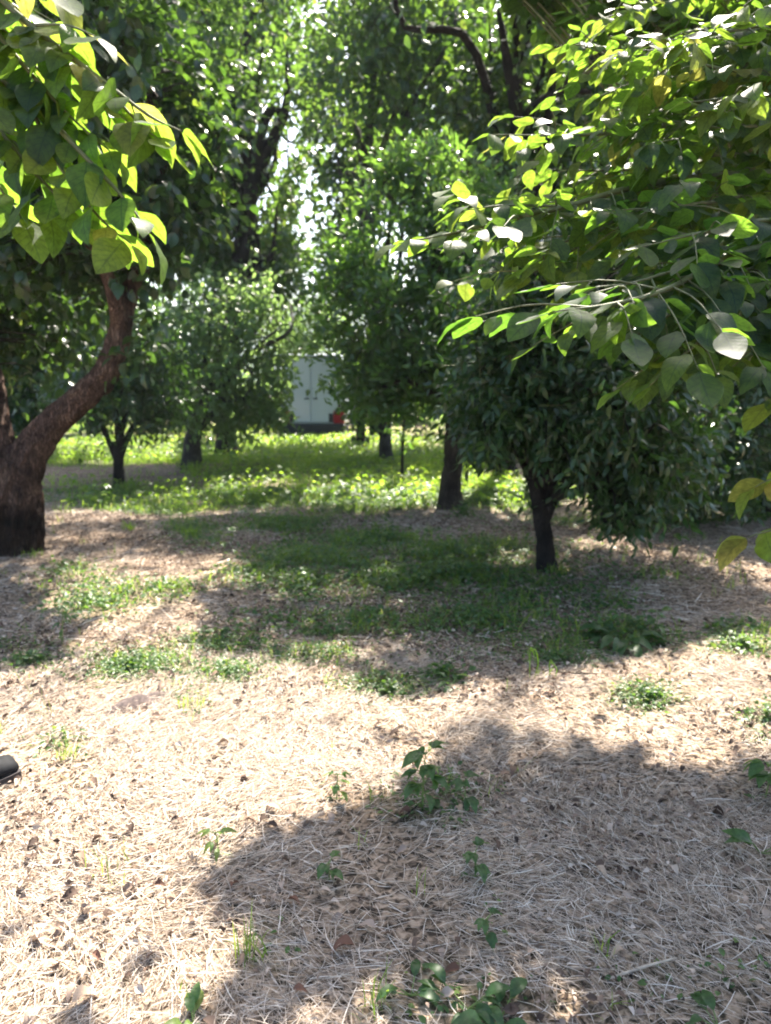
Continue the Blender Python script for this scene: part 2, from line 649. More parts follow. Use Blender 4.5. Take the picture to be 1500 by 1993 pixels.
M['bark_dark'] = bark_mat('dark_bark', (.010, .009, .008), (.034, .029, .026), 1.2)
M['bark_grey'] = bark_mat('grey_bark', (.025, .025, .022), (.095, .09, .08), .9)
M['bark_brown'] = bark_mat('brown_bark', (.022, .018, .014), (.085, .068, .053), .9)
M['twig'] = plain_mat('green_twig', (.10, .11, .04), .7, noise=.3, nscale=30)
M['twig_dry'] = plain_mat('dry_stalk', (.40, .33, .25), .8, noise=.25, nscale=40)
M['stem'] = plain_mat('weed_stem', (.14, .20, .05), .6, noise=.2, nscale=30)
M['straw'] = rnd_mat('dry_straw', [(0, (.10, .075, .056)), (.25, (.28, .22, .165)), (.7, (.51, .42, .335)), (1, (.76, .685, .59))], .75, .3, .15)
M['litter'] = rnd_mat('dead_leaf_bits', [(0, (.04, .028, .023)), (.3, (.13, .085, .062)), (.6, (.28, .20, .15)), (1, (.56, .46, .375))], .85, .2, .1)
M['dead'] = rnd_mat('dead_leaf', [(0, (.09, .045, .03)), (.5, (.20, .10, .065)), (1, (.44, .33, .24))], .75, .3, .2)

# ------------------------------------------------------------------ ground
GREEN_SPOTS = [  # px, py, rx, ry in the photograph, strength: patches of creeping weeds on the straw
    (170, 1150, 90, 45, .8), (60, 1275, 110, 30, .9), (250, 1290, 130, 35, .9), (440, 1300, 80, 22, .7), (330, 1150, 60, 22, .5),
    (440, 1240, 90, 22, .9), (600, 1130, 110, 35, 1), (640, 1200, 180, 28, .8), (850, 1130, 200, 50, .8), (720, 1050, 180, 30, .6),
    (380, 1040, 70, 30, .6), (560, 1020, 100, 24, .6), (1000, 1180, 200, 60, .8), (900, 1080, 250, 40, .7), (680, 1110, 200, 70, .8), (1120, 1240, 200, 26, .8), (620, 1270, 120, 22, .6), (1210, 1232, 80, 22, 1), (760, 1320, 100, 22, .8),
    (1000, 1270, 180, 22, .6), (1260, 1350, 70, 26, .9), (1440, 1240, 80, 30, .6), (1490, 1390, 50, 40, .6), (130, 1440, 60, 30, .35),
    (370, 1350, 60, 30, .4), (860, 1540, 110, 50, .35), (1170, 1110, 200, 25, .35), (910, 1940, 150, 60, .55), (1300, 1900, 200, 80, .25),
    (520, 1850, 80, 80, .22), (1240, 1010, 200, 14, .5), (300, 985, 80, 12, .9), (180, 975, 60, 14, .7), (600, 1500, 60, 30, .15), (960, 1750, 50, 80, .2),
    (560, 960, 400, 24, 1), (1000, 960, 120, 26, 1), (800, 1200, 260, 60, .35)]


def greenness(x, y):
    """how green the ground is at a place: lush sward beyond the clearing, weed patches on the straw before it"""
    x, y = np.asarray(x, float), np.asarray(y, float)
    px, py = to_px(np.stack([x, y, x * 0], 1))
    g = np.zeros(len(x))
    for cx, cy_, rx, ry, s in GREEN_SPOTS:
        d = ((px - cx) / rx) ** 2 + ((py - cy_) / ry) ** 2
        g = np.maximum(g, s * np.exp(-d * 1.1))
    patch = fbm(np.stack([x * 1.7, y * 1.7, x * 0], 1), 3, 28)
    g = g * np.clip((patch - .30) * 4.0, .5, 1.15)
    n = fbm(np.stack([x * .5, y * .5, x * 0], 1), 3, 8)
    left = np.clip((410 - px) / 60, 0, 1) * np.clip((px + 400) / 300, 0, 1)
    far = np.clip((y - 9.3 - 3.3 * left + (n - .5) * 6.0) / 2.2, 0, 1)
    dry = np.clip((fbm(np.stack([x * .22, y * .45, x * 0 + 4], 1), 2, 14) - .60) / .08, 0, 1)
    g = np.maximum(g, far * (1 - dry * .85))
    return g


def axis_grid(a, b, fine, far_, growth=1.12):
    c = list(np.arange(a, b + 1e-6, fine))
    s = fine
    while c[-1] < far_[1]:
        s *= growth
        c.append(c[-1] + s)
    s = fine
    while c[0] > far_[0]:
        s *= growth
        c.insert(0, c[0] - s)
    return np.array(c)


gx = axis_grid(-7, 7, .07, (-900, 900))
gy = axis_grid(-.5, 13, .07, (-120, 1400))
GX, GY = np.meshgrid(gx, gy)
V = np.stack([GX.ravel(), GY.ravel(), np.zeros(GX.size)], 1)
fade = np.clip(1 - (np.abs(V[:, 0]) - 30) / 40, 0, 1) * np.clip(1 - (V[:, 1] - 60) / 40, 0, 1)
pp = V * np.array([1, 1, 0])
V[:, 2] = hgt(V[:, 0], V[:, 1]) * fade + .014 * (fbm(pp * 9, 2, 41) - .5) * (V[:, 1] < 14)
nx_ = len(gx)
i, j = np.meshgrid(np.arange(len(gy) - 1), np.arange(nx_ - 1), indexing='ij')
q = np.stack([i * nx_ + j, i * nx_ + j + 1, (i + 1) * nx_ + j + 1, (i + 1) * nx_ + j], -1).reshape(-1, 4)


def ground_mat():
    m, nt, out = mat('straw_and_soil')
    ln = nt.links.new
    geo = nd(nt, 'ShaderNodeNewGeometry')
    a = nd(nt, 'ShaderNodeAttribute', attribute_name='rnd')

    def noise(scale, detail=6, dist=0.0):
        n = nd(nt, 'ShaderNodeTexNoise')
        n.inputs['Scale'].default_value = scale
        n.inputs['Detail'].default_value = detail
        n.inputs['Distortion'].default_value = dist
        ln(geo.outputs['Position'], n.inputs['Vector'])
        return n.outputs['Fac']
    straw = ramp(nt, [(.36, (.028, .023, .018)), (.45, (.115, .09, .068)), (.54, (.28, .222, .168)), (.72, (.49, .405, .315))], noise(38, 8, .8))
    tone = ramp(nt, [(.35, (.80, .72, .66)), (.65, (1.1, 1.04, .98))], noise(2.2, 4))
    mul = nd(nt, 'ShaderNodeMix', data_type='RGBA', blend_type='MULTIPLY')
    mul.inputs['Factor'].default_value = 1
    ln(straw.outputs['Color'], mul.inputs['A'])
    ln(tone.outputs['Color'], mul.inputs['B'])
    green = ramp(nt, [(.3, (.035, .07, .022)), (.5, (.07, .12, .035)), (.7, (.15, .17, .06))], noise(16, 6))
    mx = nd(nt, 'ShaderNodeMix', data_type='RGBA')
    ma = nd(nt, 'ShaderNodeMath', operation='MULTIPLY')
    ln(a.outputs['Fac'], ma.inputs[0])
    ma.inputs[1].default_value = .75
    ln(ma.outputs[0], mx.inputs['Factor'])
    ln(mul.outputs['Result'], mx.inputs['A'])
    ln(green.outputs['Color'], mx.inputs['B'])
    p = nd(nt, 'ShaderNodeBsdfPrincipled')
    p.inputs['Roughness'].default_value = .95
    p.inputs['Specular IOR Level'].default_value = .1
    ln(mx.outputs['Result'], p.inputs['Base Color'])
    bp = nd(nt, 'ShaderNodeBump')
    bp.inputs['Strength'].default_value = .7
    bp.inputs['Distance'].default_value = .02
    ln(noise(45, 8, .6), bp.inputs['Height'])
    ln(bp.outputs[0], p.inputs['Normal'])
    ln(p.outputs[0], out.inputs['Surface'])
    return m


G = Geo()
G.add(V, q, None, greenness(V[:, 0], V[:, 1]))
tag(G.build('ground', ground_mat()), 'dry straw covered orchard ground with green patches', kind='structure')

# wooded hill far behind the orchard
hx = np.linspace(-420, 420, 140)
hy = np.linspace(260, 560, 40)
HX, HY = np.meshgrid(hx, hy)
pts = np.stack([HX.ravel(), HY.ravel(), HX.ravel() * 0], 1)
prof = np.sin(np.clip((pts[:, 1] - 260) / 300, 0, 1) * math.pi) ** .8
H = prof * (44 + 30 * (fbm(pts * .008, 3, 61) - .5) + 12 * (fbm(pts * .05, 2, 62) - .5)) - 1.0
pts[:, 2] = H
i, j = np.meshgrid(np.arange(39), np.arange(139), indexing='ij')
q = np.stack([i * 140 + j, i * 140 + j + 1, (i + 1) * 140 + j + 1, (i + 1) * 140 + j], -1).reshape(-1, 4)
G = Geo()
G.add(pts, q)
tag(G.build('hill', plain_mat('wooded_hill', (.10, .13, .12), .95, noise=.4, nscale=.06)), 'pale wooded hill behind the orchard', kind='structure')


# ------------------------------------------------------------------ trees
def crown_points(blobs, cull=0.95, k=9, spread=.22, seed=1, gap=.36, gapfreq=1.6):
    """clusters of leaves through a set of ellipsoids (cx,cy,cz, rx,ry,rz, clusters)"""
    P, A, C0, D0 = [], [], [], []
    for bi, (c, rad, n) in enumerate(blobs):
        c, rad = np.asarray(c), np.asarray(rad)
        d = norm(rng.normal(size=(n, 3)))
        rr = rng.random(n) ** (1 / 2.6)
        rr = np.where(rng.random(n) < .09, rng.uniform(1.0, 1.38, n), rr)
        pts = c + d * rr[:, None] * rad
        pts += rng.normal(0, .19, pts.shape) * rad
        keep = fbm(pts * gapfreq, 2, seed) > gap
        pts, d = pts[keep], d[keep]
        if not len(pts):
            continue
        dd = norm(d * .9 + rng.normal(0, .55, d.shape) + np.array([0, 0, -.15]))
        C0.append(pts)
        D0.append(dd)
    C0, D0 = np.concatenate(C0), np.concatenate(D0)
    C0 = C0[:]
    ok = C0[:, 2] > .22
    C0, D0 = C0[ok], D0[ok]
    if cull:
        ok = ~((shades_clearing(C0) & (rng.random(len(C0)) < cull)) | (blocks_light(C0) & (rng.random(len(C0)) < max(cull, .9))))
        C0, D0 = C0[ok], D0[ok]
    m = len(C0)
    t = np.tile(np.linspace(-.5, .5, k), m) + rng.normal(0, .06, m * k)
    C, D = np.repeat(C0, k, 0), np.repeat(D0, k, 0)
    perp = rng.normal(size=C.shape)
    perp = norm(perp - D * np.sum(perp * D, 1, keepdims=True))
    P = C + D * (t * spread * 2)[:, None] + perp * spread * .18
    if cull:
        ok = ~(shades_clearing(P) & (rng.random(len(P)) < cull))
        P, D, perp, C = P[ok], D[ok], perp[ok], C[ok]
    crown_points.centres = C
    return C0, D0, P, D, perp


def tree(name, label, base, trunk_px, trunk_r, blobs, leaf, tmpls, size, bark, k=9, spread=.2, cull=True, droop=.35, gap=.36, gapfreq=1.6,
         up=.8, seed=1, limbs=True, sides=14, flare=.5, twig_frac=.25, group=None, cat='tree', ridge=.16, limb_r=.5, extra_limbs=(), dens=1.5):
    """blobs: (px, py, Y, rpx, rpy, depth radius, clusters) as seen from the eye point; trunk_px: (px, py, Y) from base to fork"""
    base = np.asarray(base)
    root = thing(name, base, label, cat, group)
    tp = [base - np.array([0, 0, .06])] + [at(*p) for p in trunk_px]
    g = Geo()
    g.tube(tp, trunk_r, sides, seed * .137 % 1, 0, max(24, 10 * len(tp)), ridge, flare, True, .10)
    fork = tp[-1]
    W = []
    for (px, py, Y, rx, ry, ryd, n) in blobs:
        c = at(px, py, Y)
        dep = np.linalg.norm(c - np.array([0, 0, EYE]))
        W.append((c, np.array([rx / FPX * dep, ryd, ry / FPX * dep]), int(n * dens)))
    C0, D0, P, D, perp = crown_points(W, cull, k, spread, seed, gap, gapfreq)
    # limbs from the fork into every blob
    skel = [catmull(tp, 12)[6:]]
    rl0 = trunk_r[-1]
    if limbs:
        for c, rad, n in W:
            s = tp[-1] if len(tp) < 3 or rng.random() < .6 else tp[-2]
            mid = s * .55 + c * .45 + np.array([rng.normal(0, .06), rng.normal(0, .06), .12 * np.linalg.norm(c - s)])
            mid2 = s * .2 + c * .8 + rng.normal(0, .08, 3) * np.linalg.norm(c - s)
            end = c + np.array([0, 0, rad[2] * .55])
            cc = g.tube([s, mid, mid2, end], [rl0 * limb_r * 1.25, rl0 * limb_r, rl0 * limb_r * .6, rl0 * limb_r * .18], 7, rng.random(), 0, 14, 0, 0, True, .12)
            skel.append(cc)
    for pts_, rads_ in extra_limbs:
        skel.append(g.tube([at(*p) for p in pts_], rads_, 9, rng.random(), 0, 8 * len(pts_), .12, 0, True, .1))
    SK = np.concatenate(skel)
    sel = np.where(rng.random(len(C0)) < twig_frac)[0]
    for ii in sel:
        c = C0[ii]
        d2 = np.sum((SK - c) ** 2, 1)
        s = SK[np.argmin(d2)]
        ln_ = math.sqrt(d2.min())
        if ln_ < .05 or ln_ > 1.5:
            continue
        mid = (s + c) / 2 + rng.normal(0, .08, 3) * ln_ + np.array([0, 0, .1 * ln_])
        r0 = min(.006 + .007 * ln_, rl0 * .3)
        g.tube([s, mid, c], [r0, r0 * .7, r0 * .35], 4, rng.random(), 0, 6, 0, 0, False)
    g.build('trunk', M[bark], root)
    # leaves
    g = Geo()
    n = len(P)
    ax = norm(D * .45 + perp * .9 + np.array([0, 0, -droop]) + rng.normal(0, .25, P.shape))
    nr = norm(np.array([0, 0, up]) + rng.normal(0, .55, P.shape) + D * .3)
    sz = size * rng.uniform(.6, 1.2, n)
    rn = np.clip(vnoise(crown_points.centres * 1.3, 77) * .5 + rng.random(n) * .6 - .05, 0, 1)
    which = rng.integers(0, len(tmpls), n)
    for w in range(len(tmpls)):
        s = which == w
        g.leaves(tmpls[w], P[s], ax[s], nr[s], sz[s], rn[s], 0)
    # the little twig each spray of leaves sits on
    bare = shades_clearing(C0) | shades_clearing(C0 + D0 * spread) | shades_clearing(C0 - D0 * spread)
    for ii in range(0, len(C0), 2):
        if cull and bare[ii]:
            continue
        a, b = C0[ii] - D0[ii] * spread * .8, C0[ii] + D0[ii] * spread * .8
        g.tube([a, b], [.003, .0015], 3, .5, 1, 2, 0, 0, False)
    g.build('crown', [M[leaf], M['twig']], root)
    return root


exec_trees = True
# ---- the orange tree on the right
b = gp(1065, 1106)
Yo = float(b[1])
tree('citrus_tree', 'small dark citrus tree with a thin forked trunk and a drooping crown', b,
     [(1060, 1050, Yo), (1050, 985, Yo), (1040, 930, Yo)], [.082, .072, .066, .055],
     [(1090, 720, Yo, 170, 170, .9, 330), (1200, 800, Yo - .1, 150, 140, .9, 270), (960, 740, Yo + .1, 90, 120, .7, 170), (960, 835, Yo, 60, 50, .6, 55),
      (1228, 945, Yo - .1, 58, 68, .5, 72), (1000, 590, Yo + .2, 110, 80, .7, 150), (1150, 600, Yo, 120, 80, .8, 130), (1280, 880, Yo, 80, 90, .7, 100),
      (1080, 820, Yo, 120, 60, .8, 110), (1215, 1005, Yo - .1, 42, 38, .3, 22), (1110, 520, Yo + .2, 150, 80, .9, 170), (1330, 650, Yo + .7, 130, 90, .8, 170), (1250, 560, Yo + .5, 110, 80, .8, 110), (1030, 680, Yo + .7, 120, 130, .8, 160)],
     'citrus', L_LANCE, .10, 'bark_dark', 10, .15, .88, .55, .25, 2.4, .7, 3, True, 16, .35, dens=1.75,
     extra_limbs=[([(1060, 1010, Yo), (1085, 962, Yo), (1125, 930, Yo - .05), (1180, 918, Yo - .1), (1240, 900, Yo - .2)], [.05, .042, .034, .026, .014]),
                  ([(1040, 935, Yo), (1030, 880, Yo), (1000, 800, Yo)], [.05, .04, .02])])

# ---- centre tree with narrow bright leaves
b = gp(878, 988)
Yc = float(b[1])
tree('loquat_tree', 'bushy tree with upright bright leaves and a stout trunk beside the clearing', b,
     [(878, 940, Yc), (884, 880, Yc), (886, 800, Yc), (884, 720, Yc)], [.145, .13, .125, .115, .10],
     [(800, 470, Yc, 120, 130, 1.0, 300), (708, 595, Yc - .1, 92, 95, .8, 225), (850, 620, Yc, 140, 140, 1.1, 330), (900, 400, Yc + .3, 90, 90, .8, 150),
      (775, 725, Yc, 90, 85, .8, 175), (870, 735, Yc, 95, 65, .9, 130), (712, 725, Yc - .1, 45, 55, .5, 55), (950, 520, Yc + .3, 90, 110, .8, 150),
      (830, 340, Yc + .2, 60, 60, .6, 70), (750, 775, Yc, 50, 38, .5, 36), (750, 380, Yc + .4, 70, 70, .7, 110), (682, 505, Yc + .2, 52, 70, .6, 90), (960, 640, Yc, 60, 120, .8, 120), (950, 740, Yc + .2, 60, 60, .7, 70)],
     'loquat', L_LANCE, .125, 'bark_brown', 10, .2, .6, -.35, .37, 2.0, .35, 5, True, 18, .3, dens=1.45)

# ---- left row
b = gp(232, 946)
tree('citrus_tree', 'little dark citrus tree with a V fork in front of sunlit grass', b,
     [(230, 905, b[1]), (231, 870, b[1])], [.095, .08, .075],
     [(235, 745, b[1], 105, 90, 1.0, 200), (170, 770, b[1], 60, 60, .8, 90), (300, 780, b[1], 55, 60, .7, 80), (240, 650, b[1], 100, 80, .9, 150), (290, 690, b[1], 60, 80, .8, 80)],
     'citrus', L_LANCE, .11, 'bark_dark', 10, .17, .95, .5, .30, 2.0, .7, 8, True, 12, .3,
     extra_limbs=[([(229, 880, b[1]), (212, 858, b[1]), (198, 835, b[1])], [.04, .035, .025]), ([(232, 880, b[1]), (246, 850, b[1]), (258, 825, b[1])], [.045, .035, .025])])
b = gp(372, 916)
tree('fruit_tree', 'pale green sunlit tree on a thick grey trunk', b,
     [(374, 885, b[1]), (376, 850, b[1]), (392, 790, b[1])], [.185, .165, .15, .11],
     [(450, 690, b[1], 120, 100, 1.1, 280), (400, 770, b[1] - .2, 75, 85, .9, 150), (520, 640, b[1] + .3, 70, 75, .9, 130), (512, 740, b[1], 45, 90, .7, 110),
      (360, 660, b[1], 60, 80, .8, 110), (420, 610, b[1], 80, 50, .8, 100), (470, 800, b[1], 70, 45, .8, 80), (528, 795, b[1], 26, 38, .5, 36), (545, 670, b[1], 32, 55, .5, 50), (335, 745, b[1] + .8, 55, 70, .7, 80), (565, 615, b[1] + .6, 40, 45, .5, 50), (500, 570, b[1] + .5, 60, 40, .6, 60)],
     'pale', L_OVAL, .13, 'bark_grey', 9, .22, .95, .35, .42, 2.1, .6, 9, True, 14, .15, dens=1.2)
b = gp(440, 888)
Yw = float(b[1])
tree('walnut_tree', 'tall walnut tree with a dark leaning limb rising above the pale tree', b,
     [(442, 800, Yw), (455, 600, Yw), (482, 400, Yw)], [.22, .2, .19, .17],
     [(520, 130, Yw, 120, 130, 1.8, 330), (420, 240, Yw, 110, 110, 1.6, 420), (540, 330, Yw, 70, 80, 1.2, 160), (460, 480, Yw, 120, 90, 1.6, 360), (400, 400, Yw - .6, 90, 90, 1., 160), (540, 450, Yw, 50, 80, 1., 120), (390, 90, Yw, 100, 110, 1.6, 220),
      (560, 100, Yw, 38, 80, 1., 70), (360, 420, Yw, 90, 110, 1.5, 180), (520, 540, Yw, 60, 60, 1.2, 100), (300, 200, Yw + 1, 110, 200, 1.5, 260), (480, -120, Yw, 200, 130, 2.2, 260)],
     'walnut', L_OVAL, .17, 'bark_dark', 9, .32, 0.5, .3, .40, .9, .6, 12, True, 14, .3, limb_r=.62, twig_frac=.07,
     extra_limbs=[([(475, 420, Yw), (500, 340, Yw), (525, 285, Yw), (555, 215, Yw), (560, 120, Yw)], [.19, .17, .14, .09, .05]),
                  ([(500, 340, Yw), (460, 285, Yw), (405, 280, Yw)], [.11, .09, .05])])

# ---- trunks beyond, centre
b = gp(752, 906)
Y7 = float(b[1])
tree('walnut_tree', 'tall tree on a grey trunk, its dark bough rising beside the sky gap', b,
     [(750, 860, Y7), (742, 700, Y7), (715, 480, Y7), (703, 350, Y7)], [.145, .125, .12, .115, .10],
     [(690, 200, Y7, 90, 120, 1.5, 230), (790, 110, Y7, 100, 120, 1.6, 260), (655, 335, Y7, 55, 90, .9, 220), (830, 230, Y7, 100, 90, 1.4, 190), (745, 80, Y7, 60, 70, 1.2, 110),
      (740, 330, Y7, 80, 60, 1.1, 110), (720, 760, Y7, 70, 55, .9, 90), (880, 40, Y7, 90, 100, 1.4, 160), (760, -120, Y7, 160, 120, 2, 200)],
     'walnut', L_OVAL, .16, 'bark_grey', 9, .30, 0.55, .3, .40, .9, .6, 15, True, 12, .2, twig_frac=.07)
b = gp(702, 871)
tree('fruit_tree', 'slim dark trunked tree beside the parked van', b,
     [(702, 840, b[1]), (700, 780, b[1])], [.135, .12, .10],
     [(712, 730, b[1], 45, 55, 1.0, 110), (680, 635, b[1], 45, 50, .9, 80), (720, 680, b[1], 60, 60, .9, 110), (700, 765, b[1], 30, 30, .6, 30)],
     'loquat', L_OVAL, .15, 'bark_dark', 9, .25, .95, .3, .34, 1.2, .6, 17, True, 10, .2)
Y10 = 12.6
b = np.array([at(985, 900, Y10)[0], Y10, hz(at(985, 900, Y10)[0], Y10)])
tree('persimmon_tree', 'tall dark persimmon tree with crooked black boughs against the bright sky', b,
     [(985, 800, Y10), (990, 600, Y10), (998, 420, Y10)], [.19, .16, .15, .13],
     [(950, 120, Y10, 110, 120, 1.3, 260), (1070, 60, Y10, 90, 110, 1.3, 200), (930, 280, Y10, 80, 80, 1.0, 130), (1090, 330, Y10, 90, 80, 1.0, 120), (1140, 200, Y10, 80, 80, 1.2, 120),
      (1010, 420, Y10, 110, 80, 1.0, 130), (1000, -150, Y10 - 1.2, 260, 140, 1.9, 620), (800, -230, Y10 - 2.2, 300, 150, 1.8, 760), (1180, -220, Y10 - 2.4, 260, 160, 1.8, 640), (1330, -120, Y10 - 1, 200, 160, 1.6, 260), (1120, 470, Y10 + .4, 120, 90, 1.0, 150)],  # blobs above the view are added canopy, shaped to shade the middle ground
     'persimmon_far', L_BROAD, .15, 'bark_dark', 8, .26, .95, .4, .42, 1.1, .6, 19, True, 12, .3,
     extra_limbs=[([(998, 430, Y10), (1005, 300, Y10 - .6), (1003, 210, Y10 - 1), (985, 110, Y10 - 1.1), (970, 20, Y10 - 1.1)], [.13, .11, .10, .07, .035]),
                  ([(1003, 260, Y10 - .8), (1035, 215, Y10 - 1), (1090, 178, Y10 - 1.1), (1150, 180, Y10 - 1.1)], [.10, .085, .06, .03]),
                  ([(1000, 170, Y10 - 1.05), (1025, 90, Y10 - 1.1), (1030, 20, Y10 - 1.1)], [.07, .055, .03]), ([(1090, 178, Y10 - 1.1), (1130, 110, Y10 - 1.1)], [.05, .025])])

# ---- sapling: thin bare stem in the sward
b = gp(782, 936)
tree('sapling', 'thin bare stemmed sapling standing in the grass', b,
     [(783, 880, b[1]), (786, 830, b[1]), (790, 780, b[1])], [.028, .026, .024, .018],
     [(795, 800, b[1], 28, 40, .3, 14), (785, 850, b[1], 16, 22, .2, 5), (800, 740, b[1], 30, 40, .3, 16)],
     'loquat', L_LANCE, .11, 'bark_dark', 7, .14, False, .3, .2, 1.5, .5, 23, True, 8, .2, twig_frac=.5)

# ---- right edge bushes
b = gp(1352, 1018)
tree('citrus_tree', 'low rounded citrus tree with branches sweeping down to the ground', b,
     [(1350, 980, b[1]), (1348, 930, b[1])], [.07, .065, .055],
     [(1345, 840, b[1], 105, 100, 1.0, 250), (1375, 940, b[1] - .1, 100, 65, .9, 170), (1270, 945, b[1], 80, 65, .8, 110), (1410, 800, b[1], 50, 60, .6, 70), (1400, 890, b[1], 70, 80, .8, 100),
      (1310, 980, b[1], 60, 40, .6, 45)],
     'citrus', L_LANCE, .10, 'bark_dark', 10, .16, False, .5, .30, 2.2, .7, 27, True, 12, .3)
b = gp(1500, 1000)
tree('fruit_tree', 'dense shaded tree closing the view at the far right edge', b,
     [(1500, 950, b[1]), (1496, 860, b[1])], [.12, .1, .09],
     [(1490, 720, b[1], 90, 150, 1.1, 260), (1485, 900, b[1], 70, 70, .9, 110), (1440, 620, b[1], 90, 80, 1.0, 140), (1600, 700, b[1], 110, 250, 1.2, 280), (1520, 960, b[1], 70, 40, .7, 60),
      (1500, 520, b[1], 120, 100, 1.2, 160)],
     'citrus', L_OVAL, .12, 'bark_dark', 9, .2, .95, .4, .33, 1.6, .7, 29, True, 12, .3)

# ---- trees closing the orchard behind
BACK = [
    # label, ground px/Y, blobs
    ('dark spreading tree behind the rough barked persimmon trunk', 60, 19, [(60, 760, 80, 90), (40, 640, 120, 90), (150, 680, 90, 90), (-40, 720, 110, 130), (90, 540, 130, 90)], 'citrus', 'bark_dark'),
    ('dark round tree left of the pale sunlit tree', 300, 24, [(300, 740, 70, 70), (250, 640, 90, 90), (340, 560, 90, 90), (200, 770, 70, 50), (330, 800, 50, 40)], 'loquat', 'bark_dark'),
    ('tall shady tree behind the walnut at the upper left', 180, 22, [(190, 420, 150, 120), (80, 330, 140, 140), (250, 250, 130, 130), (180, 100, 160, 130), (30, 120, 140, 160), (330, 20, 120, 120)], 'walnut', 'bark_dark'),
    ('tall dark tree far behind the centre trees, left of the crooked boughs', 730, 21, [(700, 160, 110, 130), (800, 60, 130, 110), (850, 220, 130, 110), (760, 330, 110, 90), (745, 30, 60, 80), (680, 440, 60, 90), (675, 410, 45, 75), (900, 380, 100, 110), (665, 320, 50, 70), (690, 520, 60, 70)], 'walnut', 'bark_dark'),
    ('tall dark tree far behind the crooked black boughs', 1060, 22, [(1000, 110, 130, 130), (1120, 240, 130, 130), (960, 280, 110, 110), (1160, 60, 120, 110), (1060, 420, 130, 110), (1160, 540, 130, 110)], 'walnut', 'bark_dark'),
    ('tall tree far behind the walnut with the leaning limb', 430, 23, [(470, 200, 120, 140), (380, 330, 120, 120), (540, 90, 90, 110), (430, 60, 110, 100), (500, 430, 80, 110), (350, 500, 100, 110), (560, 230, 50, 90), (600, 180, 50, 80), (545, 330, 50, 80), (530, 470, 50, 80), (610, 290, 30, 40)], 'walnut', 'bark_dark'),
    ('bluish green tree far beyond the pale tree at the sky gap', 560, 38, [(590, 700, 45, 55), (560, 650, 50, 50), (640, 640, 40, 50), (610, 625, 30, 40), (500, 760, 45, 45)], 'pale', 'bark_grey'),
    ('distant hedge tree right of the parked van', 800, 31, [(800, 790, 90, 40), (860, 750, 90, 60), (760, 740, 60, 60)], 'loquat', 'bark_dark'),
    ('broad dark tree filling the gap behind the stout trunk', 960, 24, [(950, 790, 80, 60), (1000, 700, 120, 100), (1060, 820, 80, 50), (920, 640, 90, 90)], 'citrus', 'bark_dark'),
    ('shaded tree behind the drooping citrus crown', 1180, 20, [(1180, 820, 100, 60), (1150, 680, 120, 100), (1260, 700, 110, 110), (1240, 560, 120, 90)], 'loquat', 'bark_dark'),
    ('tall tree behind the right hand leaf canopy', 1330, 18, [(1320, 500, 130, 110), (1400, 360, 130, 130), (1280, 280, 120, 120), (1380, 640, 110, 110), (1400, 150, 140, 130), (1250, 120, 110, 110)], 'persimmon_far', 'bark_dark'),
    ('dark hedge tree at the back beside the right edge', 1420, 24, [(1420, 780, 120, 90), (1500, 680, 120, 130), (1550, 800, 110, 80)], 'citrus', 'bark_dark'),
    ('sunlit bush on the far side of the sandy strip', 130, 33, [(130, 815, 110, 35), (40, 800, 100, 45), (230, 805, 90, 40)], 'pale', 'bark_grey'),
    ('low leafy tree behind the walnut trunk', 470, 27, [(470, 790, 70, 45), (420, 760, 60, 60), (505, 805, 36, 30)], 'pale', 'bark_grey'),
]
for bi, (lab, bx, Yb, bl, lf, bk) in enumerate(BACK):
    x = at(bx, 800, Yb)[0]
    base = np.array([x, Yb, hz(x, Yb)])
    blobs = [(px, py, Yb + rng.uniform(-.6, .6), rx, ry, max(rx, ry) / FPX * Yb * .8, int(40 + rx * ry * .011 * (1.5 if Yb < 30 else 1.0))) for px, py, rx, ry in bl]
    f = np.array([bl[0][0], 0])
    top = max(p[1] for p in bl)
    tree('background_tree', lab, base, [(bx, 800, Yb), (bx + (bl[0][0] - bx) * .5, min(770, bl[0][1] + 20), Yb)], [.2, .17, .13], blobs, lf,
         [L_OVAL[0]], .24 if Yb < 24.5 else .28, bk, 8, .34, .4 if 'centre trees' in lab else .95, .3, .33, .8, .6, 40 + bi, True, 8, .3, twig_frac=.06, dens=1.9 if 'tall' in lab else 1.6)

# ---- the big persimmon on the left: forked rough trunk
b = gp(8, 1075)
Yl = float(b[1])
root = thing('persimmon_tree', b, 'big old persimmon tree with a rough reddish trunk forking in two', 'tree')
g = Geo()
g.tube([b - np.array([0, 0, .08]), at(10, 1040, Yl), at(16, 980, Yl), at(24, 930, Yl), at(38, 900, Yl)], [.31, .295, .275, .235, .185], 72, .3, 0, 110, .20, .10, True, .12)
g.build('trunk', M['bark_red'], root)
g = Geo()
LR = g.tube([at(30, 945, Yl), at(55, 885, Yl), at(98, 828, Yl), at(160, 774, Yl - .05), at(206, 728, Yl - .1), at(228, 670, Yl - .1), at(240, 610, Yl - .05), at(262, 540, Yl), at(300, 430, Yl + .2)],
            [.20, .165, .135, .120, .115, .10, .09, .07, .04], 56, .6, 0, 170, .2, 0, True, .14)
LS = [LR[80:]]
LS.append(g.tube([at(236, 640, Yl - .1), at(210, 540, Yl - .3), at(150, 430, Yl - .5), at(80, 330, Yl - .5)], [.08, .06, .045, .02], 12, .2, 0, 30, .1, 0, True, .1))
LS.append(g.tube([at(255, 560, Yl), at(320, 470, Yl + .2), at(380, 400, Yl + .3), at(420, 330, Yl + .3)], [.06, .045, .03, .015], 10, .7, 0, 24, .1, 0, True, .1))
LS.append(g.tube([at(285, 470, Yl + .1), at(315, 300, Yl + .1), at(270, 140, Yl), at(200, 0, Yl)], [.06, .045, .03, .012], 10, .4, 0, 26, .1, 0, True, .1))
g.build('limb', M['bark_red'], root)
g = Geo()
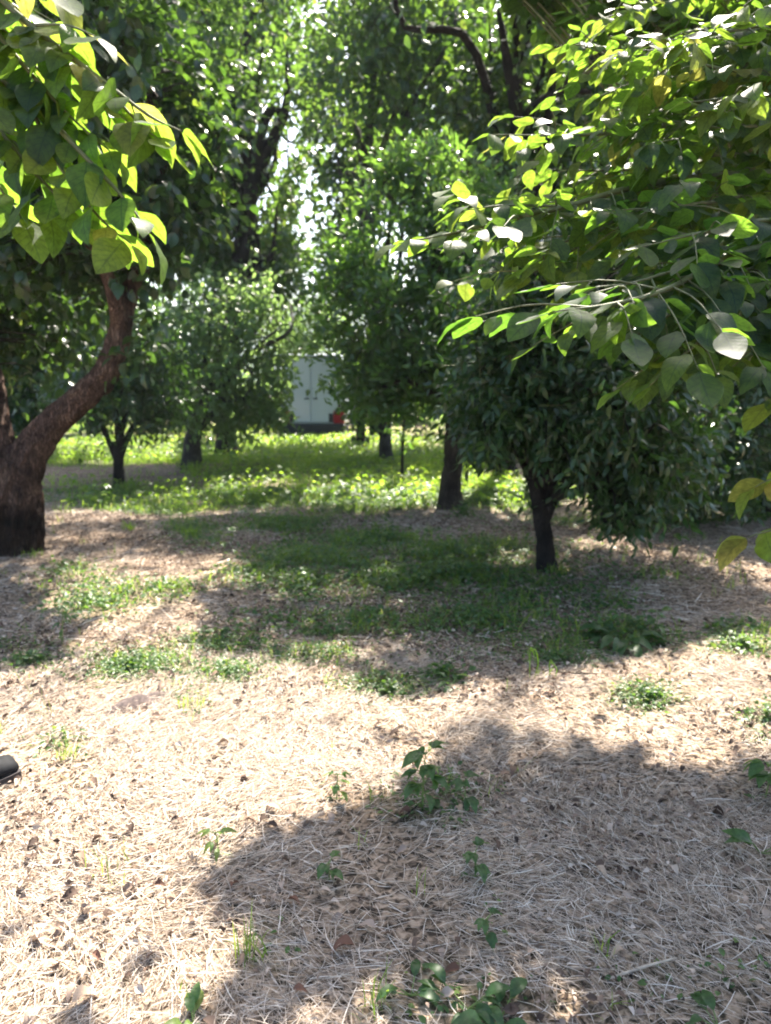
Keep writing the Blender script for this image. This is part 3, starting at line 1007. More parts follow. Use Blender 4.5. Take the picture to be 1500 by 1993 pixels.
LL = g.tube([at(20, 960, Yl), at(2, 890, Yl), at(-14, 820, Yl), at(-24, 740, Yl + .1), at(-60, 600, Yl + .2), at(-110, 420, Yl + .3), at(-90, 250, Yl + .3)],
            [.20, .155, .135, .125, .11, .08, .045], 48, .9, 0, 120, .2, 0, True, .14)
LS.append(LL[50:])
g.build('limb', M['bark_red'], root)
bl = [(60, 250, Yl, 210, 150, 1.2, 240), (230, 430, Yl, 120, 130, .9, 120), (340, 420, Yl + .2, 90, 110, .7, 80), (-140, 350, Yl, 160, 200, 1.2, 160), (200, 80, Yl, 200, 150, 1.3, 200),
      (60, 450, Yl, 140, 110, .9, 120), (300, 700, Yl - .2, 50, 90, .4, 22), (90, 640, Yl + 1.2, 110, 90, .6, 60), (350, 220, Yl, 90, 120, .9, 100), (-120, 620, Yl + .6, 110, 120, .8, 70),
      (100, -120, Yl, 260, 140, 1.5, 150), (40, 560, Yl + 1.3, 120, 110, .7, 90)]
W = []
for px, py, Y, rx, ry, rd, n in bl:
    c = at(px, py, Y)
    W.append((c, np.array([rx / FPX * Y, rd, ry / FPX * Y]), int(n * 1.7)))
C0, D0, P, D, perp = crown_points(W, .95, 8, .2, 51, .30, 1.4)
g = Geo()
SK = np.concatenate(LS)
for ii in np.where(rng.random(len(C0)) < .25)[0]:
    c = C0[ii]
    d2 = np.sum((SK - c) ** 2, 1)
    s = SK[np.argmin(d2)]
    l_ = math.sqrt(d2.min())
    if .08 < l_ < 1.15:
        g.tube([s, (s + c) / 2 + rng.normal(0, .08, 3) * l_ + np.array([0, 0, .1 * l_]), c], [.006 + .006 * l_, .006 + .003 * l_, .003], 5, .5, 0, 7, 0, 0, False)
g.build('branch', M['bark_brown'], root)
g = Geo()
ax = norm(D * .5 + perp * .8 + np.array([0, 0, -.5]) + rng.normal(0, .25, P.shape))
nr = norm(np.array([0, 0, .8]) + rng.normal(0, .5, P.shape))
rn = np.clip(rng.normal(.42, .22, len(P)), 0, 1)
wh = rng.integers(0, 2, len(P))
for w in (0, 1):
    s = wh == w
    g.leaves(L_BROAD[w], P[s], ax[s], nr[s], .125 * rng.uniform(.6, 1.2, s.sum()), rn[s])
g.build('crown', M['persimmon_far'], root)


# ---- leaf sprays close to the eye, on trees whose trunks stand just beside the view
def spray(gl, gt, pts, r0, step=.05, size=.115, side=.10, droop=.5, rmin=.0015, rn_mean=.5, twigs=True, start=0.0, free=False):
    """a branch with short side shoots and alternate leaves"""
    C = catmull(pts, 60)
    gt.tube(C, np.linspace(r0, rmin, 60), 7, .5, 0, 60, 0, 0, True, .1)
    L = np.concatenate([[0], np.cumsum(np.linalg.norm(np.diff(C, axis=0), axis=1))])
    T = norm(np.gradient(C, axis=0))
    Ps, As, Ns = [], [], []
    s, sgn = L[-1] * start, 1
    while s < L[-1]:
        p = np.array([np.interp(s, L, C[:, k]) for k in range(3)])
        t = norm(np.array([np.interp(s, L, T[:, k]) for k in range(3)]))
        sd = np.cross(t, np.array([0, 0, 1.0]))
        sd = norm(sd) * sgn
        frac = s / L[-1]
        if twigs and rng.random() < .5 and frac < .93:
            d = norm(t * .7 + sd * .8 + np.array([0, 0, rng.normal(-.1, .35)]))
            ln_ = rng.uniform(.12, .36)
            e = p + d * ln_ + np.array([0, 0, -.1 * ln_])
            if shades_clearing(e[None])[0] or shades_clearing((p * .5 + e * .5)[None])[0]:
                s += step
                continue
            gt.tube([p, (p + e) / 2 + np.array([0, 0, .02]), e], [.0035, .0025, .0012], 5, .5, 0, 6, 0, 0, False)
            m = max(3, int(ln_ / .045))
            for k in range(m):
                f = (k + .6) / m
                pk = p + (e - p) * f
                s2 = norm(np.cross(d, np.array([0, 0, 1.0]))) * (1 if k % 2 else -1)
                Ps.append(pk)
                As.append(norm(d * .6 + s2 * .8 + np.array([0, 0, -droop * rng.uniform(.3, 1.5)]) + rng.normal(0, .2, 3)))
                Ns.append(np.array([0, 0, 1.0]) + rng.normal(0, .35, 3))
            Ps.append(e)
            As.append(norm(d + np.array([0, 0, -droop])))
            Ns.append(np.array([0, 0, 1.0]) + rng.normal(0, .3, 3))
        else:
            Ps.append(p)
            As.append(norm(t * .55 + sd * .8 + np.array([0, 0, -droop * rng.uniform(.3, 1.6)]) + rng.normal(0, .2, 3)))
            Ns.append(np.array([0, 0, 1.0]) + rng.normal(0, .35, 3))
        sgn = -sgn
        s += step * rng.uniform(.7, 1.3)
    Ps.append(C[-1])
    As.append(norm(T[-1] + np.array([0, 0, -droop * .6])))
    Ns.append(np.array([0, 0, 1.0]) + rng.normal(0, .2, 3))
    Ps, As, Ns = map(np.array, (Ps, As, Ns))
    ok = ~((shades_clearing(Ps) | shades_clearing(Ps + As * size) | shades_clearing(Ps + As * size * .5)) & (rng.random(len(Ps)) < .97))
    if free:
        ok &= ~blocks_light(Ps)
    Ps, As, Ns = Ps[ok], As[ok], Ns[ok]
    rn = np.clip(rng.normal(rn_mean, .18, len(Ps)), 0, 1)
    wh = rng.integers(0, 4, len(Ps))
    for w in range(4):
        s_ = wh == w
        gl.leaves(L_NEAR[w], Ps[s_], As[s_], Ns[s_], size * rng.uniform(.65, 1.2, s_.sum()), rn[s_], 0, rng.uniform(.85, 1.12, s_.sum()))


# right: big branch tent over the clearing
rb = np.array([3.15, 4.6, hz(3.15, 4.6)])
root = thing('persimmon_tree', rb, 'near persimmon tree whose large leaves fill the upper right of the view', 'tree')
g = Geo()
fk = rb + np.array([-.05, -.05, 1.75])
g.tube([rb - np.array([0, 0, .05]), rb + np.array([.03, 0, .6]), rb + np.array([0, -.02, 1.2]), fk], [.16, .135, .12, .11], 32, .4, 0, 60, .16, .3, True, .12)
starts = {}
LIMBS = [[fk, at(1690, 420, 4.0), at(1600, 330, 3.6)], [fk, at(1720, 300, 4.3), at(1640, 150, 3.9)], [fk, at(1720, 560, 3.6), at(1610, 470, 2.9)],
         [fk, at(1700, 300, 4.8), at(1640, 120, 4.6), at(1600, -80, 4.4)], [fk, at(1800, 500, 4.2), at(1760, 300, 3.0), at(1700, 150, 2.2)]]
for l in LIMBS:
    g.tube(l, [.075, .05, .032], 12, rng.random(), 0, 24, .1, 0, True, .12)
g.build('trunk', M['bark_brown'], root)
gl, gt = Geo(), Geo()
RB = [  # last value: leaf tone, darkened for shade low down, brightened for sun above
    ([(1600, 330, 3.6), (1300, 352, 3.2), (1100, 402, 2.95), (900, 450, 2.8), (775, 474, 2.7)], .018, .5),
    ([(1600, 330, 3.6), (1420, 300, 3.6), (1230, 330, 3.5), (1060, 330, 3.4)], .014, .55),
    ([(1640, 150, 3.9), (1350, 232, 3.5), (1150, 262, 3.2), (955, 262, 3.05)], .017, .6),
    ([(1640, 150, 3.9), (1450, 120, 3.8), (1300, 150, 3.7), (1190, 185, 3.6)], .014, .6),
    ([(1610, 470, 2.9), (1450, 488, 2.6), (1300, 562, 2.25), (1190, 592, 2.05), (1075, 606, 1.95)], .015, .25),
    ([(1610, 470, 2.9), (1480, 560, 2.5), (1390, 640, 2.3), (1330, 690, 2.2), (1265, 750, 2.12)], .014, .25),
    ([(1610, 470, 2.9), (1500, 430, 2.7), (1380, 450, 2.5), (1250, 480, 2.4)], .012, .3),
    ([(1610, 470, 2.9), (1530, 620, 2.5), (1480, 690, 2.4)], .010, .25),
    ([(1640, 20, 4.3), (1350, 62, 3.9), (1200, 112, 3.6), (1130, 60, 3.5)], .016, .65),
    ([(1640, 20, 4.3), (1400, -20, 4.0), (1260, 10, 3.8), (1160, 40, 3.6)], .014, .65),
    ([(1640, 120, 4.6), (1400, 190, 4.4), (1260, 210, 4.2), (1160, 215, 4.0)], .015, .6),
    ([(1600, 330, 3.6), (1380, 400, 3.3), (1200, 440, 3.1), (1010, 500, 2.95)], .014, .5),
    ([(1600, 330, 3.6), (1450, 380, 3.1), (1320, 400, 2.8), (1190, 410, 2.6)], .012, .35),
    ([(1600, 330, 3.6), (1500, 250, 3.3), (1380, 260, 3.0), (1260, 280, 2.8)], .012, .45),
    ([(1640, 150, 3.9), (1520, 60, 3.6), (1400, 80, 3.4), (1300, 130, 3.2)], .012, .6),
    ([(1300, 352, 3.2), (1180, 440, 2.95), (1080, 510, 2.85), (1015, 540, 2.8)], .008, .55),
    ([(1640, 20, 4.3), (1480, 50, 3.4), (1300, 80, 3.05), (1180, 110, 2.95)], .010, .7),
    ([(1640, 150, 3.9), (1450, 140, 3.2), (1340, 115, 3.0), (1250, 60, 2.9)], .010, .7),
    ([(1640, 150, 3.9), (1520, 180, 3.1), (1420, 190, 2.9), (1330, 200, 2.8)], .010, .6),
    ([(1610, 470, 2.9), (1500, 600, 2.5), (1430, 690, 2.3), (1385, 735, 2.25)], .009, .15),
    ([(1610, 470, 2.9), (1420, 540, 2.5), (1290, 620, 2.25), (1225, 660, 2.15)], .009, .15),
    ([(1610, 470, 2.9), (1400, 505, 2.6), (1250, 545, 2.3), (1140, 575, 2.15)], .009, .2),
    ([(1610, 470, 2.9), (1550, 545, 2.4), (1500, 620, 2.3), (1450, 670, 2.25)], .009, .15),
    ([(1100, 402, 2.95), (980, 400, 2.85), (900, 410, 2.8)], .006, .6),
    ([(1610, 470, 2.9), (1480, 510, 2.75), (1360, 520, 2.65), (1230, 540, 2.55)], .010, .3),
    ([(1700, 150, 2.2), (1640, 600, 2.2), (1560, 880, 2.2), (1470, 948, 2.15)], .008, .88),
    ([(1640, 600, 2.2), (1600, 900, 2.1), (1540, 1010, 2.05), (1455, 1046, 2.0)], .007, .88),
    ([(1640, 600, 2.2), (1580, 720, 2.15), (1500, 780, 2.1)], .006, .87),
]
for pts_, r0, rm in RB:
    yel = rm > .86
    spray(gl, gt, [at(*p) for p in pts_], r0, .042 if not yel else .05, .104, rn_mean=rm, twigs=not yel, start=.0 if not yel else .72, droop=.45)
# the rest of its crown: above and to the right of the view, throwing the shade across the foreground
for k in range(175):
    if k < 80:
        c = np.array([rng.uniform(1.2, 3.7), rng.uniform(4.0, 5.5), rng.uniform(2.9, 4.3)])
    else:
        c = np.array([rng.uniform(.2, 2.8), rng.uniform(5.0, 6.3), rng.uniform(4.25, 5.0)])
    px, py = to_px(c[None])
    if 0 < py[0] + 60 and px[0] < 1230:
        continue
    a = rng.uniform(0, 2 * math.pi)
    d = np.array([math.cos(a), math.sin(a), rng.uniform(-.3, .2)])
    s0 = fk + (c - fk) * .6
    spray(gl, gt, [s0, (s0 + c) / 2 + np.array([0, 0, .1]), c, c + d * .5], .009, .05, .118, rn_mean=.5, start=.35, free=True)
gt.build('branch', M['twig'], root)
gl.build('crown', M['persimmon'], root)

# left: spray hanging in from the side
lb = np.array([-2.35, 2.3, hz(-2.35, 2.3)])
root = thing('persimmon_tree', lb, 'near persimmon tree whose big yellow green leaves hang into the upper left', 'tree')
g = Geo()
fk = lb + np.array([.05, 0, 1.7])
g.tube([lb - np.array([0, 0, .05]), lb + np.array([-.03, 0, .7]), fk], [.13, .11, .09], 28, .8, 0, 50, .16, .3, True, .12)
for l in ([fk, at(-180, 100, 2.2), at(-100, -50, 2.2)], [fk, at(-160, 260, 2.1), at(-100, 180, 2.1)]):
    g.tube(l, [.06, .035, .018], 10, rng.random(), 0, 20, .1, 0, True, .12)
g.build('trunk', M['bark_brown'], root)
gl, gt = Geo(), Geo()
LB = [
    ([(-100, -90, 2.2), (60, 50, 2.0), (190, 150, 1.92), (290, 225, 1.86), (352, 255, 1.82)], .010, .72),
    ([(-100, 90, 2.1), (50, 190, 1.98), (170, 310, 1.88), (240, 385, 1.83), (285, 445, 1.8)], .010, .55),
    ([(-100, 120, 2.1), (20, 280, 2.0), (90, 360, 1.95), (170, 440, 1.9)], .008, .55),
    ([(-100, -90, 2.2), (60, -60, 2.05), (110, -20, 2.0)], .007, .8),
    ([(-100, -50, 2.2), (40, 120, 2.0), (130, 220, 1.95), (220, 300, 1.9)], .008, .6),
    ([(-100, 120, 2.1), (-20, 330, 2.05), (40, 420, 2.0)], .007, .5),
    ([(60, 50, 2.0), (130, 50, 1.95), (185, 70, 1.92)], .005, .75),
    ([(-100, 90, 2.1), (0, 170, 2.05), (80, 200, 2.0), (150, 250, 1.95)], .006, .5),
    ([(50, 190, 1.98), (120, 330, 1.92), (200, 430, 1.86), (255, 475, 1.82)], .006, .6),
    ([(-100, -50, 2.2), (-10, 40, 2.1), (70, 130, 2.02), (110, 190, 1.98)], .006, .65),
    ([(-100, 120, 2.1), (-10, 230, 2.05), (60, 320, 2.0), (90, 400, 1.95)], .006, .45),
    ([(60, 50, 2.0), (150, 150, 1.95), (250, 240, 1.9)], .005, .7),
    ([(190, 150, 1.92), (270, 240, 1.88), (315, 275, 1.85)], .004, .75),
]
for pts_, r0, rm in LB:
    spray(gl, gt, [at(*p) for p in pts_], r0, .036, .112, rn_mean=rm, droop=.55, twigs=False)
spray(gl, gt, [at(-100, -50, 2.2), at(-30, 110, 2.05), at(60, 260, 1.98)], .006, .06, .11, rn_mean=.4, droop=.6, twigs=True)
gt.build('branch', M['twig'], root)
gl.build('crown', M['persimmon'], root)


# ------------------------------------------------------------------ parked van, seen from behind through the gap
def bevel_box(x0, x1, y0, y1, z0, z1, bev, taper=0.0, seg=3):
    import bmesh
    bm = bmesh.new()
    vs = []
    for z in (z0, z1):
        k = taper if z == z1 else 0
        vs += [bm.verts.new((x0 + k, y0 + k * .4, z)), bm.verts.new((x1 - k, y0 + k * .4, z)), bm.verts.new((x1 - k, y1, z)), bm.verts.new((x0 + k, y1, z))]
    for f in ((3, 2, 1, 0), (4, 5, 6, 7), (0, 1, 5, 4), (1, 2, 6, 5), (2, 3, 7, 6), (3, 0, 4, 7)):
        bm.faces.new([vs[i] for i in f])
    if bev:
        bmesh.ops.bevel(bm, geom=list(bm.edges), offset=bev, segments=seg, affect='EDGES', profile=.6)
    return bm


def bm_obj(name, bms, m, parent, smooth=False):
    import bmesh
    me = bpy.data.meshes.new(name)
    out = bmesh.new()
    for b_ in bms:
        tmp = bpy.data.meshes.new('tmp')
        b_.to_mesh(tmp)
        out.from_mesh(tmp)
        bpy.data.meshes.remove(tmp)
        b_.free()
    out.to_mesh(me)
    out.free()
    me.materials.append(m)
    me.polygons.foreach_set('use_smooth', [smooth] * len(me.polygons))
    o = bpy.data.objects.new(name, me)
    COL.objects.link(o)
    o.parent = parent
    return o


M['van_white_shaded'] = plain_mat('white_van_paint_shaded', (.46, .51, .57), .35, 0, .5, .03, 2, .4)  # white paint greyed and blued, putting the rear's shade into the colour
M['black_plastic'] = plain_mat('black_plastic', (.02, .02, .022), .6)
M['red_lens'] = plain_mat('red_lamp_lens', (.26, .002, .008), .4, 0, .3, .05, 20, 0)
M['rubber'] = plain_mat('tyre_rubber', (.02, .02, .02), .85)
M['rim'] = plain_mat('steel_rim', (.35, .36, .37), .4, .8)
M['glass'] = plain_mat('dark_glass', (.02, .025, .03), .08, 0, .8)
M['plate'] = plain_mat('pale_plate', (.7, .7, .66), .4)
vx = at(606, 800, 22.4)[0]
van = thing('parked_van', (vx, 22.4, hz(vx, 22.4)), 'white panel van, its paint greyed for shade, parked behind the orchard trees with a red tail lamp showing', 'van')
van.rotation_euler = (0, 0, R(-4))
body = bm_obj('body', [bevel_box(-.99, .99, 0, 4.1, .42, 2.52, .14, .10, 4), bevel_box(-.96, .96, 3.9, 5.5, .42, 1.25, .16, .06, 4), bevel_box(-.93, .93, 3.9, 4.9, .9, 2.3, .22, .2, 4)], M['van_white_shaded'], van)
for s in (-1, 1):
    d = bm_obj('rear_door', [bevel_box(*sorted((s * .012, s * .86)), -.022, .02, .50, 2.36, .012, .02)], M['van_white_shaded'], van)
    bm_obj('handle', [bevel_box(*sorted((s * .06, s * .2)), -.05, -.018, 1.18, 1.22, .01)], M['black_plastic'], d)
    bm_obj('tail_lamp', [bevel_box(*sorted((s * .66, s * .985)), -.045, .12, .46, .84, .02)], M['red_lens'], van)
    bm_obj('lamp_panel', [bevel_box(*sorted((s * .52, s * .655)), -.035, .05, .5, .76, .01)], M['black_plastic'], van)
    for z in (.95, 1.5, 2.1):
        bm_obj('hinge', [bevel_box(*sorted((s * .80, s * .88)), -.036, -.018, z, z + .07, .008)], M['black_plastic'], d)
bm_obj('bumper', [bevel_box(-1.0, 1.0, -.09, .3, .16, .44, .04)], M['black_plastic'], van)
bm_obj('lower_sill', [bevel_box(-.97, -.9, .4, 5.3, .3, .44, .02), bevel_box(.9, .97, .4, 5.3, .3, .44, .02), bevel_box(-.9, .9, .05, 5.3, .25, .43, .02)], M['black_plastic'], van)
bm_obj('roof_trim', [bevel_box(-.84, .84, -.012, .05, 2.39, 2.44, .01)], M['black_plastic'], van)
bm_obj('windscreen', [bevel_box(-.8, .8, 4.78, 4.92, 1.35, 2.05, .03, .08)], M['glass'], van)
for sx in (-1, 1):
    for yy in (1.0, 4.4):
        g = Geo()
        a = np.linspace(0, 2 * np.pi, 32, endpoint=False)
        prof = [(.20, -.11), (.30, -.115), (.33, -.09), (.335, 0), (.33, .09), (.30, .115), (.20, .11)]
        Vw = np.array([(w + sx * .84, yy + r * math.cos(t), .335 + r * math.sin(t)) for r, w in prof for t in a])
        qs = [(k * 32 + j, k * 32 + (j + 1) % 32, (k + 1) * 32 + (j + 1) % 32, (k + 1) * 32 + j) for k in range(6) for j in range(32)]
        g.add(Vw, qs)
        w_ = bpy.data.objects.new('wheel', None)
        COL.objects.link(w_)
        w_.parent = van
        t_ = g.build('tyre', M['rubber'], None)
        t_.parent = w_
        g = Geo()
        prof = [(.0, .05), (.06, .07), (.07, .03), (.16, .035), (.2, .10), (.2, -.1)]
        Vw = np.array([(sx * w + sx * .84, yy + r * math.cos(t), .335 + r * math.sin(t)) for r, w in prof for t in a])
        qs = [(k * 32 + j, k * 32 + (j + 1) % 32, (k + 1) * 32 + (j + 1) % 32, (k + 1) * 32 + j) for k in range(5) for j in range(32)]
        g.add(Vw, qs)
        t_ = g.build('rim', M['rim'], None)
        t_.parent = w_

# ------------------------------------------------------------------ black shoe at the left edge
sp = gp(27, 1500)
shoe = thing('shoe', sp, 'black shoe tip on sunlit straw entering at the left edge', 'shoe')
shoe.rotation_euler = (0, 0, R(52))
shoe.scale = (1.25, 1.25, 1.25)
# rings along the shoe: x from the toe (0) back to the heel (-.28)
RG = [(0.0, .040, .040, .012), (-.006, .046, .054, .012), (-.04, .052, .060, .012), (-.09, .054, .072, .012), (-.14, .044, .088, .012), (-.18, .038, .102, .012), (-.23, .036, .105, .012), (-.27, .032, .10, .013), (-.29, .018, .088, .016)]
g = Geo()
ns = 20
Vs = []
for x, w, top, bot in RG:
    for k in range(ns):
        a = 2 * math.pi * k / ns
        c, s = math.cos(a), math.sin(a)
        zz = bot + .012 + (top - bot - .012) * max(0, s) ** .8 if s > 0 else bot + .012 + .012 * s
        Vs.append((x, w * (abs(c) ** .75) * (1 if c > 0 else -1) * (1 - .35 * max(0, s) ** 2), zz + .012))
qs = [(i * ns + j, i * ns + (j + 1) % ns, (i + 1) * ns + (j + 1) % ns, (i + 1) * ns + j) for i in range(len(RG) - 1) for j in range(ns)]
g.add(np.array(Vs), qs)
g.build('upper', plain_mat('black_leather', (.010, .011, .013), .75, 0, .15, .3, 60)).parent = shoe
g = Geo()
Vs = []
for x, w, top, bot in RG:
    for (sy, z) in ((-1, .0), (1, .0), (1, .026), (-1, .026)):
        Vs.append((x * 1.02 + .004, sy * (w + .005), z))
qs = [(i * 4 + j, i * 4 + (j + 1) % 4, (i + 1) * 4 + (j + 1) % 4, (i + 1) * 4 + j) for i in range(len(RG) - 1) for j in range(4)] + [(0, 1, 2, 3), (35, 34, 33, 32)]
g.add(np.array(Vs), qs)
g.build('sole', plain_mat('dark_sole', (.03, .025, .025), .8), None, False).parent = shoe

# ------------------------------------------------------------------ straw, litter, weeds, grass (uncountable)
def view_points(n, y0, y1, pad=.7, power=1.0):
    """points on the ground inside a wedge a little wider than the view"""
    u = rng.random(n)
    y = np.sqrt(y0 ** 2 + u * (y1 ** 2 - y0 ** 2)) if power == 1.0 else y0 + (y1 - y0) * u ** power
    x = (rng.random(n) * 2 - 1) * (y * .53 + pad)
    return x, y


def ribbons(g, x, y, L, wdt, zlift, tilt, ang, rn, bend=.25, m=0):
    n = len(x)
    z = hgt(x, y)
    t = np.linspace(-.5, .5, 4)
    ca, sa = np.cos(ang), np.sin(ang)
    bx = rng.normal(0, bend, n)
    s = t[None, :] * L[:, None]
    off = bx[:, None] * (t[None, :] ** 2 - .08) * L[:, None]
    X = x[:, None] + ca[:, None] * s - sa[:, None] * off
    Y = y[:, None] + sa[:, None] * s + ca[:, None] * off
    arch = rng.uniform(-.05, .12, n)
    Z = z[:, None] + zlift[:, None] + tilt[:, None] * s - arch[:, None] * (t[None, :] ** 2) * L[:, None] * 2
    Z = np.maximum(Z, z[:, None] + .002)
    w = wdt[:, None] * np.array([.6, 1, 1, .5])[None, :] * .5
    rl = rng.normal(0, .6, n)
    nx, ny, nz = -sa * np.cos(rl), ca * np.cos(rl), np.sin(rl)
    A = np.stack([X + nx[:, None] * w, Y + ny[:, None] * w, Z + nz[:, None] * w], -1)
    B = np.stack([X - nx[:, None] * w, Y - ny[:, None] * w, Z - nz[:, None] * w], -1)
    Vv = np.stack([A, B], 2).reshape(-1, 3)
    base = (np.arange(n) * 8)[:, None, None]
    k = np.array([[0, 1, 3, 2], [2, 3, 5, 4], [4, 5, 7, 6]])[None]
    g.add(Vv, (k + base).reshape(-1, 4), None, np.repeat(rn, 8), None, m)


g = Geo()
for n, y0, y1, wl, ll in ((125000, 1.15, 4.2, (.0011, .0026), (.03, .14)), (72000, 4.2, 10.5, (.0025, .005), (.05, .22))):
    x, y = view_points(n, y0, y1)
    gr = greenness(x, y)
    drift = np.clip((fbm(np.stack([x * 2.1, y * 2.1, x * 0 + 7], 1), 3, 73) - .33) * 4.2, .3, 1)
    ok = rng.random(n) < (1 - gr * .8) * drift
    x, y = x[ok], y[ok]
    n = len(x)
    flow = fbm(np.stack([x * .9, y * .9, x * 0], 1), 2, 71) * 9
    ang = flow + rng.normal(0, .8, n)
    L = ll[0] + (ll[1] - ll[0]) * rng.random(n) ** 1.8
    ribbons(g, x, y, L, rng.uniform(*wl, n), rng.uniform(.003, .028, n) * rng.random(n), rng.normal(0, .10, n), ang, np.clip(rng.normal(.55, .28, n), 0, 1))
tag(g.build('straw', M['straw']), 'dry mown straw lying over the orchard floor', 'straw', kind='stuff')

g = Geo()
x, y = view_points(90000, 1.15, 9)
ok = rng.random(len(x)) < np.clip((fbm(np.stack([x * 1.6, y * 1.6, x * 0 + 3], 1), 3, 79) - .36) * 3.5, .08, 1)
x, y = x[ok], y[ok]
z = hgt(x, y) + rng.uniform(.004, .028, len(x))
pos = np.stack([x, y, z], 1)
a = rng.uniform(0, 2 * math.pi, len(x))
g.leaves(leaf_tmpl(3, .6, .45, .8, .5), pos, np.stack([np.cos(a), np.sin(a), rng.normal(0, .3, len(x))], 1), np.array([0, 0, 1.0]) + rng.normal(0, .5, pos.shape),
         (.007 + .032 * rng.random(len(x)) ** 2.2), rng.random(len(x)))
x, y = view_points(420, 1.2, 6)
P_ = np.stack([x, y, hgt(x, y) + .022], 1)
a = rng.uniform(0, 2 * math.pi, len(x))
g.leaves(leaf_tmpl(6, .55, .45, .7, .9, .9, .06), P_, np.stack([np.cos(a), np.sin(a), rng.normal(0, .2, len(x))], 1), np.array([0, 0, 1.0]) + rng.normal(0, .4, P_.shape),
         rng.uniform(.035, .06, len(x)), rng.random(len(x)) * .8)
tag(g.build('leaf_litter', M['litter']), 'brown crumbled leaf litter among the straw', 'leaf litter', kind='stuff')

# creeping weeds: small round leaves on short stalks
g = Geo()
for n, y0, y1, sz in ((90000, 1.2, 4.5, (.012, .030)), (260000, 4.5, 11, (.022, .05))):
    x, y = view_points(n, y0, y1)
    gr = greenness(x, y) * (.35 + 1.1 * (fbm(np.stack([x * 3.2, y * 3.2, x * 0], 1), 2, 81)))
    ok = rng.random(n) < np.clip(gr - .04, 0, 1) * 1.3
    x, y, gr = x[ok], y[ok], gr[ok]
    n = len(x)
    z = hgt(x, y) + rng.uniform(.006, .06 if y0 < 4 else .11, n) * np.clip(gr, .3, 1.1)
    a = rng.uniform(0, 2 * math.pi, n)
    P_ = np.stack([x, y, z], 1)
    g.leaves(L_OVAL[0], P_, np.stack([np.cos(a), np.sin(a), rng.normal(.2, .35, n)], 1), np.array([0, 0, 1.0]) + rng.normal(0, .4, P_.shape), rng.uniform(*sz, n), rng.random(n), 0, 1.2)
tag(g.build('creeping_weeds', M['weed']), 'low creeping green weeds in patches over the straw', 'weeds', kind='stuff')


# grass: blades in tufts, thick in the far sward and thin on the straw
def blades(g, x, y, L, w, lean, rn):
    n = len(x)
    z = hgt(x, y) - .004
    a = rng.uniform(0, 2 * math.pi, n)
    ca, sa = np.cos(a), np.sin(a)
    t = np.array([0, .4, .75, 1.0])
    out = lean[:, None] * L[:, None] * t[None, :] ** 1.8
    up = L[:, None] * t[None, :] * (1 - .35 * lean[:, None] * t[None, :])
    X = x[:, None] + ca[:, None] * out
    Y = y[:, None] + sa[:, None] * out
    Z = z[:, None] + up
    ww = w[:, None] * np.array([.7, 1, .7, .08])[None, :] * .5
    b_ = a + rng.normal(math.pi / 2, .5, n)
    A = np.stack([X + np.cos(b_)[:, None] * ww, Y + np.sin(b_)[:, None] * ww, Z], -1)
    B = np.stack([X - np.cos(b_)[:, None] * ww, Y - np.sin(b_)[:, None] * ww, Z], -1)
    Vv = np.stack([A, B], 2).reshape(-1, 3)
    k = np.array([[0, 1, 3, 2], [2, 3, 5, 4], [4, 5, 7, 6]])[None]
    g.add(Vv, (k + (np.arange(n) * 8)[:, None, None]).reshape(-1, 4), None, np.repeat(rn, 8))


g = Geo()
for n, y0, y1, per, hh, ww, thr in ((2600, 1.3, 4.5, 4, (.03, .12), (.002, .004), .10), (9000, 4.5, 9.5, 6, (.04, .15), (.003, .006), .12),
                                   (26000, 9.0, 16, 5, (.05, .17), (.006, .013), .0), (15000, 16, 34, 4, (.07, .20), (.012, .026), .0)):
    x, y = view_points(n, y0, y1, 1.0 if y0 > 8 else .35)
    gr = greenness(x, y)
    cl = np.clip((fbm(np.stack([x * .8, y * .8, x * 0], 1), 2, 93) - .30) * 2.6, .15, 1) if y0 > 8 else 1.0
    ok = rng.random(n) < np.clip(gr * cl - thr, .012, 1)
    x, y = np.repeat(x[ok], per), np.repeat(y[ok], per)
    n = len(x)
    sc_ = .02 if y0 < 8 else .05
    x, y = x + rng.normal(0, sc_, n), y + rng.normal(0, sc_, n)
    blades(g, x, y, rng.uniform(*hh, n), rng.uniform(*ww, n), np.clip(rng.normal(.5, .3, n), 0, 1.2), np.clip(rng.normal(.42, .25, n), 0, 1))
# broad leaves mixed into the far sward
x, y = view_points(70000, 8.8, 26, 1.0)
gr = greenness(x, y)
ok = rng.random(len(x)) < gr * .8
x, y = x[ok], y[ok]
P_ = np.stack([x, y, hgt(x, y) + rng.uniform(.02, .20, len(x))], 1)
a = rng.uniform(0, 2 * math.pi, len(x))
g.leaves(L_OVAL[0], P_, np.stack([np.cos(a), np.sin(a), rng.normal(.2, .4, len(x))], 1), np.array([0, 0, 1.0]) + rng.normal(0, .5, P_.shape), rng.uniform(.05, .11, len(x)), rng.random(len(x)) * .75)
tag(g.build('grass', M['grass']), 'lush sunlit grass sward between the orchard trees', 'grass', kind='stuff')


